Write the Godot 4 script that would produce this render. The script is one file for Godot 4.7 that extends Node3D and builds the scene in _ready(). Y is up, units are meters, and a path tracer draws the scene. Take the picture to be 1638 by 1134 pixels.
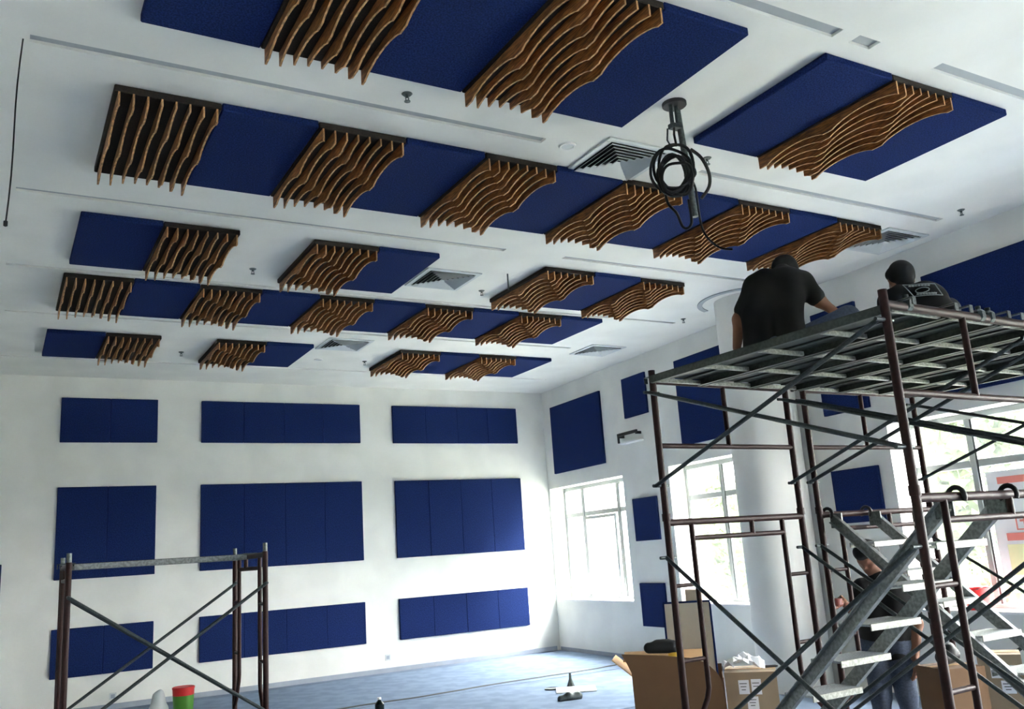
extends Node3D
# A hall under fit-out: acoustic panels on ceiling and walls, two steel scaffolds, three workers.
# y = 0 is the floor, the camera stands at x = z = 0, the back wall is at z = -13.55.

const CEIL := 4.455
const DROP := 4.405        # underside of the ceiling panels
const BACK := -13.55
const TURN := -0.0539      # the window wall is not quite square to the back wall
const CORNER := Vector3(8.51, 0, BACK)
const OPEN := [[0.05, 2.38], [3.565, 5.3], [7.42, 10.3], [11.3, 14.0], [15.0, 17.4]]
const SILL := 0.82
const HEAD := 2.72
const SKY := 4.0
const EXPOSURE := 4.0

var M := {}
var taken := {}
var rng := RandomNumberGenerator.new()


# ---------------------------------------------------------------- meshes
class MB:
	var v := PackedVector3Array()
	var n := PackedVector3Array()

	func tri(a: Vector3, b: Vector3, c: Vector3, na: Vector3, nb: Vector3, nc: Vector3) -> void:
		if (b - a).cross(c - a).dot(na + nb + nc) > 0.0:
			v.append_array([a, c, b])
			n.append_array([na, nc, nb])
		else:
			v.append_array([a, b, c])
			n.append_array([na, nb, nc])

	func flat(a: Vector3, b: Vector3, c: Vector3, out: Vector3) -> void:
		var m := (b - a).cross(c - a)
		if m.length_squared() < 1e-16:
			return
		m = m.normalized()
		if m.dot(out) < 0.0:
			m = -m
		tri(a, b, c, m, m, m)

	func quad(a: Vector3, b: Vector3, c: Vector3, d: Vector3, out: Vector3) -> void:
		flat(a, b, c, out)
		flat(a, c, d, out)

	# a box with chamfered edges
	func box(at: Vector3, size: Vector3, c := 0.0, basis := Basis.IDENTITY) -> MB:
		var h := size * 0.5
		c = minf(c, minf(h.x, minf(h.y, h.z)) * 0.9)
		var axes := [Vector3(1, 0, 0), Vector3(0, 1, 0), Vector3(0, 0, 1)]
		for i in 3:
			var a: Vector3 = axes[i]
			var b: Vector3 = axes[(i + 1) % 3]
			var d: Vector3 = axes[(i + 2) % 3]
			var ha := h.dot(a)
			var hb := h.dot(b) - c
			var hd := h.dot(d) - c
			for s in [-1.0, 1.0]:
				var o: Vector3 = a * (s * ha)
				quad(at + basis * (o + b * hb + d * hd), at + basis * (o - b * hb + d * hd), at + basis * (o - b * hb - d * hd), at + basis * (o + b * hb - d * hd), basis * (a * s))
				if c > 0.0:
					for t in [-1.0, 1.0]:
						var p: Vector3 = a * (s * ha) + b * (t * hb)
						var q: Vector3 = a * (s * (ha - c)) + b * (t * (hb + c))
						quad(at + basis * (p + d * hd), at + basis * (p - d * hd), at + basis * (q - d * hd), at + basis * (q + d * hd), basis * (a * s + b * t))
		if c > 0.0:
			for sx in [-1.0, 1.0]:
				for sy in [-1.0, 1.0]:
					for sz in [-1.0, 1.0]:
						flat(at + basis * Vector3(sx * h.x, sy * (h.y - c), sz * (h.z - c)), at + basis * Vector3(sx * (h.x - c), sy * h.y, sz * (h.z - c)), at + basis * Vector3(sx * (h.x - c), sy * (h.y - c), sz * h.z), basis * Vector3(sx, sy, sz))
		return self

	# a tube through points, radii may differ
	func path(p: Array, r: Variant, sides := 10, caps := true) -> MB:
		var k := p.size()
		var rings := []
		var norms := []
		var up := Vector3.UP
		var last := Vector3.ZERO
		for i in k:
			var t: Vector3 = (p[mini(i + 1, k - 1)] - p[maxi(i - 1, 0)]).normalized()
			if i == 0:
				up = Vector3.UP if absf(t.y) < 0.9 else Vector3.RIGHT
			var x := t.cross(up).normalized()
			up = x.cross(t).normalized()
			var rad: float = r[i] if r is Array else r
			var ring := []
			var nn := []
			for j in sides:
				var a := TAU * j / sides
				var d := x * cos(a) + up * sin(a)
				ring.append(p[i] + d * rad)
				nn.append(d)
			rings.append(ring)
			norms.append(nn)
			last = t
		for i in k - 1:
			for j in sides:
				var m := (j + 1) % sides
				tri(rings[i][j], rings[i][m], rings[i + 1][m], norms[i][j], norms[i][m], norms[i + 1][m])
				tri(rings[i][j], rings[i + 1][m], rings[i + 1][j], norms[i][j], norms[i + 1][m], norms[i + 1][j])
		if caps:
			var t0: Vector3 = (p[0] - p[1]).normalized()
			for j in sides:
				flat(p[0], rings[0][j], rings[0][(j + 1) % sides], t0)
				flat(p[k - 1], rings[k - 1][j], rings[k - 1][(j + 1) % sides], last)
		return self

	func tube(a: Vector3, b: Vector3, r: float, sides := 10) -> MB:
		return path([a, b], r, sides)

	# profile of (radius, height) turned about a vertical axis
	func lathe(at: Vector3, prof: Array, sides := 20) -> MB:
		for i in prof.size() - 1:
			var a: Vector2 = prof[i]
			var b: Vector2 = prof[i + 1]
			var nr := Vector2(b.y - a.y, a.x - b.x).normalized()
			for j in sides:
				var t0 := TAU * j / sides
				var t1 := TAU * (j + 1) / sides
				var d0 := Vector3(cos(t0), 0, sin(t0))
				var d1 := Vector3(cos(t1), 0, sin(t1))
				var p := [at + d0 * a.x + Vector3.UP * a.y, at + d1 * a.x + Vector3.UP * a.y, at + d1 * b.x + Vector3.UP * b.y, at + d0 * b.x + Vector3.UP * b.y]
				var n0 := d0 * nr.x + Vector3.UP * nr.y
				var n1 := d1 * nr.x + Vector3.UP * nr.y
				if a.x > 0.0:
					tri(p[0], p[1], p[2], n0, n1, n1)
				if b.x > 0.0:
					tri(p[0], p[2], p[3], n0, n1, n0)
				elif a.x > 0.0:
					pass
		return self

	func surface(mesh: ArrayMesh, mat: Material) -> void:
		if v.is_empty():
			return
		var a := []
		a.resize(Mesh.ARRAY_MAX)
		a[Mesh.ARRAY_VERTEX] = v
		a[Mesh.ARRAY_NORMAL] = n
		mesh.add_surface_from_arrays(Mesh.PRIMITIVE_TRIANGLES, a)
		mesh.surface_set_material(mesh.get_surface_count() - 1, mat)

	# Bodies: bones are [from, to, radius, radius]; their tapered capsules join with a smooth
	# minimum, and the field is meshed as surface nets.
	func flesh(bones: Array, cell: float, k := 0.03) -> MB:
		var lo := Vector3(9e9, 9e9, 9e9)
		var hi := -lo
		for b in bones:
			var r: float = maxf(b[2], b[3]) + k
			for q in [b[0], b[1]]:
				lo = lo.min(q - Vector3.ONE * r)
				hi = hi.max(q + Vector3.ONE * r)
		lo -= Vector3.ONE * cell * 2.0
		hi += Vector3.ONE * cell * 2.0
		var nx := int((hi.x - lo.x) / cell) + 2
		var ny := int((hi.y - lo.y) / cell) + 2
		var nz := int((hi.z - lo.z) / cell) + 2
		var f := PackedFloat32Array()
		f.resize(nx * ny * nz)
		f.fill(1.0)
		for b in bones:
			var a: Vector3 = b[0]
			var c: Vector3 = b[1]
			var ra: float = b[2]
			var rb: float = b[3]
			var ab := c - a
			var inv := 1.0 / maxf(ab.length_squared(), 1e-9)
			var m := maxf(ra, rb) + k + cell * 2.0
			var i0 := Vector3i(((a.min(c) - Vector3.ONE * m) - lo) / cell).max(Vector3i.ZERO)
			var i1 := Vector3i(((a.max(c) + Vector3.ONE * m) - lo) / cell + Vector3.ONE).min(Vector3i(nx - 1, ny - 1, nz - 1))
			for z in range(i0.z, i1.z + 1):
				for y in range(i0.y, i1.y + 1):
					var row := (z * ny + y) * nx
					for x in range(i0.x, i1.x + 1):
						var p := lo + Vector3(x, y, z) * cell
						var t := clampf((p - a).dot(ab) * inv, 0.0, 1.0)
						var d := p.distance_to(a + ab * t) - lerpf(ra, rb, t)
						var e := f[row + x]
						var h := maxf(k - absf(d - e), 0.0)
						f[row + x] = minf(d, e) - h * h / (4.0 * k)
		var sx := 1
		var sy := nx
		var sz := nx * ny
		var offs := [0, sx, sy, sx + sy, sz, sx + sz, sy + sz, sx + sy + sz]
		var edges := [[0, 1], [2, 3], [4, 5], [6, 7], [0, 2], [1, 3], [4, 6], [5, 7], [0, 4], [1, 5], [2, 6], [3, 7]]
		var at := {}
		var nor := {}
		for z in nz - 1:
			for y in ny - 1:
				var base := (z * ny + y) * nx
				for x in nx - 1:
					var i := base + x
					var inside := f[i] < 0.0
					var f7 := f[i + offs[7]]
					if not inside and f[i] > cell * 2.0:
						continue
					if inside and f[i] < -cell * 2.0:
						continue
					var mixed := (f7 < 0.0) != inside
					if not mixed:
						for q in range(1, 7):
							if (f[i + offs[q]] < 0.0) != inside:
								mixed = true
								break
					if not mixed:
						continue
					var sum := Vector3.ZERO
					var cnt := 0
					for e in edges:
						var fa := f[i + offs[e[0]]]
						var fb := f[i + offs[e[1]]]
						if (fa < 0.0) != (fb < 0.0):
							var t := fa / (fa - fb)
							var pa := Vector3(e[0] & 1, (e[0] >> 1) & 1, e[0] >> 2)
							var pb := Vector3(e[1] & 1, (e[1] >> 1) & 1, e[1] >> 2)
							sum += pa.lerp(pb, t)
							cnt += 1
					at[i] = lo + (Vector3(x, y, z) + sum / cnt) * cell
					nor[i] = Vector3(f[i + sx] + f[i + sx + sy] + f[i + sx + sz] + f7 - f[i] - f[i + sy] - f[i + sz] - f[i + sy + sz],
						f[i + sy] + f[i + sx + sy] + f[i + sy + sz] + f7 - f[i] - f[i + sx] - f[i + sz] - f[i + sx + sz],
						f[i + sz] + f[i + sx + sz] + f[i + sy + sz] + f7 - f[i] - f[i + sx] - f[i + sy] - f[i + sx + sy]).normalized()
		for i in at:
			for ax in [[sx, sy, sz], [sy, sz, sx], [sz, sx, sy]]:
				var s0 := f[i] < 0.0
				var s1 := f[i + ax[0]] < 0.0
				if s0 == s1:
					continue
				var q := [i, i - ax[1], i - ax[1] - ax[2], i - ax[2]]
				if at.has(q[1]) and at.has(q[2]) and at.has(q[3]):
					tri(at[q[0]], at[q[1]], at[q[2]], nor[q[0]], nor[q[1]], nor[q[2]])
					tri(at[q[0]], at[q[2]], at[q[3]], nor[q[0]], nor[q[2]], nor[q[3]])
		return self


# ---------------------------------------------------------------- naming
func numbered(called: String) -> String:
	var k: int = taken.get(called, 0)
	taken[called] = k + 1
	return called if k == 0 else "%s_%03d" % [called, k]


func mi(called: String, mb: Variant, mat: Variant) -> MeshInstance3D:
	var o := MeshInstance3D.new()
	o.name = called
	if mb is Mesh:
		o.mesh = mb
	elif mb is Array:
		var am := ArrayMesh.new()
		for i in mb.size():
			mb[i].surface(am, mat[i])
		o.mesh = am
	else:
		var am := ArrayMesh.new()
		mb.surface(am, mat)
		o.mesh = am
	o.cast_shadow = GeometryInstance3D.SHADOW_CASTING_SETTING_ON
	return o


func part(called: String, mb: Variant, mat: Variant, under: Node3D) -> MeshInstance3D:
	var o := mi(called, mb, mat)
	under.add_child(o, true)
	return o


func tag(o: Node3D, label: String, category: String, group := "") -> Node3D:
	o.set_meta("label", label)
	o.set_meta("category", category)
	if group != "":
		o.set_meta("group", group)
	return o


func one(called: String, mb: Variant, mat: Variant, label: String, category: String, at := Vector3.ZERO, turn := 0.0, group := "") -> MeshInstance3D:
	var o := mi(numbered(called), mb, mat)
	o.position = at
	o.rotation.y = turn
	add_child(o, true)
	tag(o, label, category, group)
	return o


func thing(called: String, label: String, category: String, at := Vector3.ZERO, turn := 0.0, group := "") -> Node3D:
	var o := Node3D.new()
	o.name = numbered(called)
	o.position = at
	o.rotation.y = turn
	add_child(o, true)
	tag(o, label, category, group)
	return o


func struct(called: String, mb: Variant, mat: Variant, at := Vector3.ZERO, turn := 0.0) -> MeshInstance3D:
	var o := mi(called, mb, mat)
	o.position = at
	o.rotation.y = turn
	o.set_meta("kind", "structure")
	add_child(o, true)
	return o


# a point of the window wall: s metres from the back corner, out of the wall by o, at height y
func onwall(s: float, y: float, o := 0.0) -> Vector3:
	return CORNER + Basis(Vector3.UP, TURN) * Vector3(-o, y, s)


# ---------------------------------------------------------------- materials
func noise_tex(freq: float, dark: float, seed_: int, oct := 3, size := 256, stretch := Vector2.ONE) -> ImageTexture:
	var fn := FastNoiseLite.new()
	fn.seed = seed_
	fn.frequency = freq
	fn.fractal_octaves = oct
	var src := fn.get_seamless_image(size, size)
	var im := Image.create(size, size, false, Image.FORMAT_RGB8)
	for y in size:
		for x in size:
			var c := src.get_pixel(int(x * stretch.x) % size, int(y * stretch.y) % size).r
			var g := lerpf(dark, 1.0, smoothstep(0.2, 0.8, c))
			im.set_pixel(x, y, Color(g, g, g))
	im.generate_mipmaps()
	return ImageTexture.create_from_image(im)


func mat(c: Color, rough := 0.8, metal := 0.0, tex: Texture2D = null, scale := Vector3.ONE, world := true) -> StandardMaterial3D:
	var m := StandardMaterial3D.new()
	m.albedo_color = c
	m.roughness = rough
	m.metallic = metal
	if tex:
		m.albedo_texture = tex
		m.uv1_triplanar = true
		m.uv1_world_triplanar = world
		m.uv1_scale = scale
	return m


func make_materials() -> void:
	var soft := noise_tex(0.012, 0.97, 3)
	var fine := noise_tex(0.12, 0.72, 5)
	var worn := noise_tex(0.05, 0.80, 7, 4)
	var dusty := noise_tex(0.008, 0.92, 11, 4, 512)
	var grain := noise_tex(0.035, 0.62, 13, 4, 256)
	M.wall = mat(Color(0.93, 0.93, 0.905), 0.85, 0.0, soft, Vector3.ONE * 0.35)
	M.ceiling = mat(Color(0.93, 0.93, 0.905), 0.9, 0.0, soft, Vector3.ONE * 0.3)
	M.floor = mat(Color(0.50, 0.555, 0.635), 0.9, 0.0, dusty, Vector3.ONE * 0.45)
	M.sheet = mat(Color(0.525, 0.59, 0.68), 0.9, 0.0, dusty, Vector3.ONE * 0.8)
	M.wall_dark = mat(Color(0.36, 0.39, 0.46), 0.9, 0.0, soft, Vector3.ONE * 0.35)
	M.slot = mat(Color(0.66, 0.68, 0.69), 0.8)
	M.floor.metallic_specular = 0.12
	M.sheet.metallic_specular = 0.12
	M.base = mat(Color(0.62, 0.65, 0.70), 0.6, 0.0, soft, Vector3.ONE)
	M.blue = mat(Color(0.135, 0.20, 0.40), 0.85, 0.0, fine, Vector3.ONE * 2.2)
	M.blue.metallic_specular = 0.15
	M.backing = mat(Color(0.16, 0.12, 0.09), 0.9, 0.0, fine, Vector3.ONE * 2.0)
	M.ply = mat(Color(0.66, 0.43, 0.22), 0.6, 0.0, grain, Vector3(1.5, 9.0, 0.9), false)
	M.ply_edge = mat(Color(0.84, 0.64, 0.43), 0.7, 0.0, grain, Vector3(6, 3, 2), false)
	M.rust = mat(Color(0.175, 0.062, 0.05), 0.55, 0.0, worn, Vector3.ONE * 3.0)
	M.rust.metallic_specular = 0.35
	M.galv = mat(Color(0.42, 0.45, 0.44), 0.42, 0.7, worn, Vector3.ONE * 3.0)
	M.rail = mat(Color(0.27, 0.295, 0.27), 0.5, 0.3, worn, Vector3.ONE * 3.0)
	M.paint = mat(Color(0.56, 0.58, 0.57), 0.7, 0.1, worn, Vector3.ONE * 3.0)
	M.brace = mat(Color(0.30, 0.33, 0.33), 0.45, 0.6, worn, Vector3.ONE * 4.0)
	M.deck = mat(Color(0.215, 0.245, 0.22), 0.55, 0.3, worn, Vector3.ONE * 2.0)
	M.rib = mat(Color(0.60, 0.61, 0.57), 0.45, 0.3, worn, Vector3.ONE * 3.0)
	M.alu = mat(Color(0.56, 0.58, 0.57), 0.45, 0.25, worn, Vector3.ONE * 2.5)
	M.tread = mat(Color(0.74, 0.76, 0.77), 0.5, 0.1, worn, Vector3.ONE * 6.0)
	M.dark = mat(Color(0.055, 0.055, 0.06), 0.55)
	M.rubber = mat(Color(0.035, 0.035, 0.04), 0.6)
	M.frame = mat(Color(0.60, 0.62, 0.61), 0.4)
	M.gasket = mat(Color(0.30, 0.32, 0.32), 0.5)
	M.white = mat(Color(0.93, 0.93, 0.92), 0.5)
	M.grille = mat(Color(0.80, 0.82, 0.82), 0.5, 0.1)
	M.void = mat(Color(0.13, 0.14, 0.15), 0.9)
	M.card = mat(Color(0.42, 0.31, 0.205), 0.85, 0.0, soft, Vector3.ONE * 1.5)
	M.card_pale = mat(Color(0.62, 0.55, 0.45), 0.85, 0.0, soft, Vector3.ONE * 1.5)
	M.kraft = mat(Color(0.80, 0.64, 0.46), 0.85, 0.0, soft, Vector3.ONE * 1.5)
	M.beige = mat(Color(0.80, 0.76, 0.68), 0.8, 0.0, soft, Vector3.ONE)
	M.paper = mat(Color(0.92, 0.93, 0.94), 0.7)
	M.ink = mat(Color(0.16, 0.17, 0.20), 0.7)
	M.red = mat(Color(0.80, 0.13, 0.14), 0.45)
	M.pale_red = mat(Color(0.88, 0.52, 0.48), 0.6)
	M.green = mat(Color(0.27, 0.52, 0.13), 0.5)
	M.bottle = mat(Color(0.03, 0.10, 0.085), 0.2)
	M.teal = mat(Color(0.02, 0.25, 0.26), 0.6)
	M.yellow = mat(Color(0.88, 0.70, 0.22), 0.6)
	M.skin = mat(Color(0.50, 0.34, 0.255), 0.6)
	M.skin.subsurf_scatter_enabled = true
	M.skin.subsurf_scatter_strength = 0.1
	M.hair = mat(Color(0.02, 0.018, 0.018), 0.8)
	M.shirt = mat(Color(0.018, 0.018, 0.022), 0.95, 0.0, fine, Vector3.ONE * 4.0)
	M.shirt_navy = mat(Color(0.022, 0.024, 0.034), 0.95, 0.0, fine, Vector3.ONE * 4.0)
	M.jeans = mat(Color(0.27, 0.31, 0.38), 0.9, 0.0, worn, Vector3.ONE * 4.0)
	M.jeans_dark = mat(Color(0.17, 0.18, 0.23), 0.9, 0.0, worn, Vector3.ONE * 4.0)
	M.print = mat(Color(0.62, 0.65, 0.64), 0.8)
	M.shoe = mat(Color(0.10, 0.09, 0.09), 0.7)
	M.ground = mat(Color(0.62, 0.62, 0.58), 0.9, 0.0, dusty, Vector3.ONE * 0.15)
	M.render = mat(Color(0.80, 0.80, 0.77), 0.9, 0.0, soft, Vector3.ONE * 0.4)
	M.bark = mat(Color(0.30, 0.24, 0.18), 0.9, 0.0, worn, Vector3.ONE * 2.0)
	M.leaf = mat(Color(0.31, 0.385, 0.205), 0.7, 0.0, worn, Vector3.ONE * 1.2)
	M.leaf.backlight_enabled = true
	M.leaf.backlight = Color(0.05, 0.07, 0.025)
	M.leaf2 = mat(Color(0.37, 0.425, 0.235), 0.7, 0.0, worn, Vector3.ONE * 1.2)
	M.leaf2.backlight_enabled = true
	M.leaf2.backlight = Color(0.06, 0.075, 0.03)
	var g := StandardMaterial3D.new()
	g.transparency = BaseMaterial3D.TRANSPARENCY_ALPHA
	g.albedo_color = Color(0.93, 0.97, 0.95, 0.10)
	g.roughness = 0.03
	M.glass = g


# ---------------------------------------------------------------- the place
func _ready() -> void:
	rng.seed = 20

	var cam := Camera3D.new()
	cam.name = "camera"
	cam.fov = rad_to_deg(2.0 * atan(567.0 / 1427.0))
	cam.near = 0.05
	cam.far = 200.0
	cam.basis = Basis(Vector3.UP, -0.5306) * Basis(Vector3.RIGHT, 0.2191) * Basis(Vector3.BACK, -0.0674)
	cam.position = Vector3(0, 1.655, 0)
	cam.current = true
	add_child(cam)

	var env := Environment.new()
	var sky_mat := ProceduralSkyMaterial.new()
	sky_mat.sky_top_color = Color(0.965, 0.975, 0.975)
	sky_mat.sky_horizon_color = Color(0.985, 0.985, 0.975)
	sky_mat.sky_curve = 0.25
	sky_mat.ground_bottom_color = Color(0.55, 0.55, 0.53)
	sky_mat.ground_horizon_color = Color(0.85, 0.86, 0.86)
	sky_mat.sky_energy_multiplier = SKY
	sky_mat.ground_energy_multiplier = SKY
	var sky := Sky.new()
	sky.sky_material = sky_mat
	env.background_mode = Environment.BG_SKY
	env.sky = sky
	env.tonemap_mode = Environment.TONE_MAPPER_LINEAR
	env.tonemap_exposure = EXPOSURE
	env.sdfgi_enabled = true
	env.ssao_enabled = true
	env.ssil_enabled = true
	var we := WorldEnvironment.new()
	we.name = "environment"
	we.environment = env
	add_child(we)

	make_materials()
	build_room()
	build_windows()
	build_outside()
	build_ceiling_panels()
	build_ceiling_fittings()
	build_wall_panels()
	build_scaffolds()
	build_platform()
	build_stairs()
	build_people()
	build_clutter()


func build_room() -> void:
	struct("floor", MB.new().box(Vector3(3, -0.15, -4.6), Vector3(13, 0.3, 18.6)), M.floor)
	struct("wall_back", MB.new().box(Vector3(3, 2.25, BACK - 0.15), Vector3(13, 4.5, 0.3)), M.wall)
	struct("wall_left", MB.new().box(Vector3(-3.15, 2.25, -4.6), Vector3(0.3, 4.5, 18.6)), M.wall)
	struct("wall_front", MB.new().box(Vector3(2.6, 2.25, 4.15), Vector3(11.8, 4.5, 0.3)), M.wall_dark)  # unseen wall behind the camera; dark tone added to cut bounced light
	var w := MB.new()
	var s := -0.3
	for o in OPEN:
		w.box(Vector3(0.175, 2.25, (s + o[0]) / 2), Vector3(0.35, 4.5, o[0] - s))
		w.box(Vector3(0.175, SILL / 2, (o[0] + o[1]) / 2), Vector3(0.35, SILL, o[1] - o[0]))
		w.box(Vector3(0.175, (HEAD + 4.5) / 2, (o[0] + o[1]) / 2), Vector3(0.35, 4.5 - HEAD, o[1] - o[0]))
		s = o[1]
	w.box(Vector3(0.175, 2.25, (s + 18.2) / 2), Vector3(0.35, 4.5, 18.2 - s))
	struct("wall_right", w, M.wall, CORNER, TURN)
	# ceiling: a slab with a lower layer that leaves the air slots open
	var c := MB.new()
	c.box(Vector3(3, CEIL + 0.16, -4.6), Vector3(13, 0.2, 18.6))
	var slots := [[-12.4, 0.06, [[-0.04, 7.9]]], [-10.28, 0.06, [[-0.02, 7.0]]], [-8.70, 0.06, [[-0.03, 7.6]]], [-6.92, 0.07, [[0.01, 4.06], [4.72, 7.35]]],
		[-4.82, 0.075, [[0.03, 3.2], [4.62, 7.6]]], [-3.0, 0.085, [[1.9, 4.08], [4.22, 4.40], [4.98, 7.2]]]]
	var z := -13.9
	var sn := 2
	for sl in slots:
		var za: float = sl[0] - sl[1] / 2
		var zb: float = sl[0] + sl[1] / 2
		c.box(Vector3(3, CEIL + 0.03, (z + za) / 2), Vector3(13, 0.06, za - z))
		var x := -3.5
		for g in sl[2]:
			c.box(Vector3((x + g[0]) / 2, CEIL + 0.03, sl[0]), Vector3(g[0] - x, 0.06, sl[1]))
			struct("trim_%d" % sn, MB.new().box(Vector3((g[0] + g[1]) / 2, CEIL + 0.028, sl[0]), Vector3(g[1] - g[0] - 0.002, 0.02, sl[1] - 0.002)), M.slot)
			sn += 1
			x = g[1]
		c.box(Vector3((x + 9.5) / 2, CEIL + 0.03, sl[0]), Vector3(9.5 - x, 0.06, sl[1]))
		z = zb
	c.box(Vector3(3, CEIL + 0.03, (z + 4.7) / 2), Vector3(13, 0.06, 4.7 - z))
	struct("ceiling", c, M.ceiling)
	# the round pillar that stands in the window wall, with a grey ceiling strip painting the shadow arc round it
	var centre := Vector3(7.77, 0, -7.54)
	struct("pillar", MB.new().lathe(centre, [Vector2(0.40, 0), Vector2(0.40, CEIL)], 48), M.wall)
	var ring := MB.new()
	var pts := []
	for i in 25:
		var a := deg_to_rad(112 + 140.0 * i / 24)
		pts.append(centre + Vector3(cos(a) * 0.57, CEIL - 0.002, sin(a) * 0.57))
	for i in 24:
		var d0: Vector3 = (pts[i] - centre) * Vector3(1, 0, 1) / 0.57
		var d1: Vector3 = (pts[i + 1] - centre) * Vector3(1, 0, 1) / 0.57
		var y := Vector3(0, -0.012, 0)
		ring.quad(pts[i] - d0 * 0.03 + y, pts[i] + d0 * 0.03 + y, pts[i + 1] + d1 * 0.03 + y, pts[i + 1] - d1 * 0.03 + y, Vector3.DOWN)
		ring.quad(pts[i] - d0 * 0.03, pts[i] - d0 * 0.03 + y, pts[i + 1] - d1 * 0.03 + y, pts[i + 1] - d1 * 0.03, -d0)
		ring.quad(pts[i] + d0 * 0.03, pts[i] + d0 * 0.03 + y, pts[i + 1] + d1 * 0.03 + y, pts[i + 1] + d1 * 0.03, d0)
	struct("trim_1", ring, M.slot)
	struct("baseboard_back", MB.new().box(Vector3(2.75, 0.035, BACK + 0.006), Vector3(11.4, 0.07, 0.012), 0.003), M.base)
	struct("baseboard_right", MB.new().box(Vector3(-0.006, 0.03, 3.0), Vector3(0.012, 0.06, 5.9), 0.003), M.base, CORNER, TURN)


func build_windows() -> void:
	# local axes as the wall: x out, y up, z along; frames sit deep in the opening
	var bars := [[[0.66], [1.76], 2.235], [[0.78], [], 2.26], [[0.72, 2.1], [], 2.22], [[0.9, 1.8], [], 2.22], [[0.8, 1.6], [], 2.22]]
	for i in 5:
		var a: float = OPEN[i][0]
		var b: float = OPEN[i][1]
		var o := Node3D.new()
		o.name = "window_%d" % (i + 1)
		o.position = CORNER
		o.rotation.y = TURN
		o.set_meta("kind", "structure")
		add_child(o)
		var f := MB.new()
		f.box(Vector3(0.31, HEAD - 0.03, (a + b) / 2), Vector3(0.07, 0.06, b - a), 0.006)
		f.box(Vector3(0.31, SILL + 0.03, (a + b) / 2), Vector3(0.07, 0.06, b - a), 0.006)
		for z in [a + 0.03, b - 0.03]:
			f.box(Vector3(0.31, (SILL + HEAD) / 2, z), Vector3(0.068, HEAD - SILL - 0.121, 0.06), 0.006)
		part("window_frame", f, M.frame, o)
		var marks := [a + 0.06]
		for g in [0, 1]:
			for z in bars[i][g]:
				var at: float = (z if i == 0 else a + z)
				part("mullion", MB.new().box(Vector3(0.31, (SILL + HEAD) / 2, at), Vector3(0.065, HEAD - SILL - 0.122, 0.065), 0.006), M.frame, o)
				part("gasket", MB.new().box(Vector3(0.305, (SILL + HEAD) / 2, at + 0.043), Vector3(0.04, HEAD - SILL - 0.13, 0.02)), M.gasket, o)
				marks.append(at)
		marks.append(b - 0.06)
		for k in marks.size() - 1:
			var m0: float = marks[k] + (0.0 if k == 0 else 0.055)
			var m1: float = marks[k + 1] - (0.0 if k == marks.size() - 2 else 0.033)
			part("transom", MB.new().box(Vector3(0.31, bars[i][2], (m0 + m1) / 2), Vector3(0.064, 0.075, m1 - m0), 0.006), M.frame, o)
			for h in [[SILL + 0.06, bars[i][2] - 0.038], [bars[i][2] + 0.038, HEAD - 0.06]]:
				part("pane", MB.new().box(Vector3(0.312, (h[0] + h[1]) / 2, (m0 + m1) / 2), Vector3(0.006, h[1] - h[0], m1 - m0)), M.glass, o)
		part("window_sill", MB.new().box(Vector3(0.125, SILL + 0.012, (a + b) / 2), Vector3(0.30, 0.024, b - a - 0.002), 0.004), M.white, o)
		if i == 0:
			# the opened sash of the first window, turned a little into the reveal
			var sash := MB.new()
			for z in [0.76, 1.68]:
				sash.box(Vector3(0.262, 1.54, z), Vector3(0.03, 1.22, 0.05), 0.004)
			for y in [0.93, 2.16]:
				sash.box(Vector3(0.262, y, 1.22), Vector3(0.03, 0.05, 0.97), 0.004)
			part("sash", sash, M.frame, o)
	# the notice fixed inside the third window
	var p := thing("window_notice", "pale notice sheet with red lettering stuck inside the big right-hand window", "notice", onwall(0, 0, -0.28), TURN)
	part("sheet", MB.new().box(Vector3(0, 1.62, 9.0), Vector3(0.004, 1.0, 1.5)), M.paper, p)
	for r in [[2.03, 8.36, 9.3, 0.065], [1.50, 8.36, 9.2, 0.07]]:
		part("red_band", MB.new().box(Vector3(-0.004, r[0], (r[1] + r[2]) / 2), Vector3(0.004, r[3], r[2] - r[1])), M.pale_red, p)
	var red := MB.new()
	for q in [[1.695, 8.56, 0.012, 0.16], [1.565, 8.56, 0.012, 0.16]]:
		red.box(Vector3(-0.004, q[0], q[1]), Vector3(0.003, q[2], q[3]))
	for z in [8.48, 8.64]:
		red.box(Vector3(-0.004, 1.63, z), Vector3(0.003, 0.142, 0.012))
	red.box(Vector3(-0.004, 1.63, 8.56), Vector3(0.003, 0.10, 0.02))
	red.box(Vector3(-0.004, 1.645, 8.56), Vector3(0.003, 0.02, 0.09))
	part("red_symbol", red, M.pale_red, p)
	part("yellow_patch", MB.new().box(Vector3(-0.004, 1.29, 8.65), Vector3(0.003, 0.28, 0.6)), mat(Color(0.90, 0.91, 0.72), 0.7), p)


func crown(at: Vector3, size: Vector3, n: int) -> MB:
	var m := MB.new()
	for i in n:
		var d := Vector3(rng.randf_range(-1, 1), rng.randf_range(-1, 1), rng.randf_range(-1, 1))
		d = d.normalized() * pow(rng.randf(), 0.4)
		var c := at + d * size
		var b := Basis.from_euler(Vector3(rng.randf() * TAU, rng.randf() * TAU, rng.randf() * TAU))
		var l := rng.randf_range(0.13, 0.27)
		var p := [c + b * Vector3(-l, 0, 0), c + b * Vector3(0, 0.02, l * 0.45), c + b * Vector3(l, 0, 0), c + b * Vector3(0, 0.02, -l * 0.45)]
		m.quad(p[0], p[1], p[2], p[3], b.y)
	return m


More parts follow.
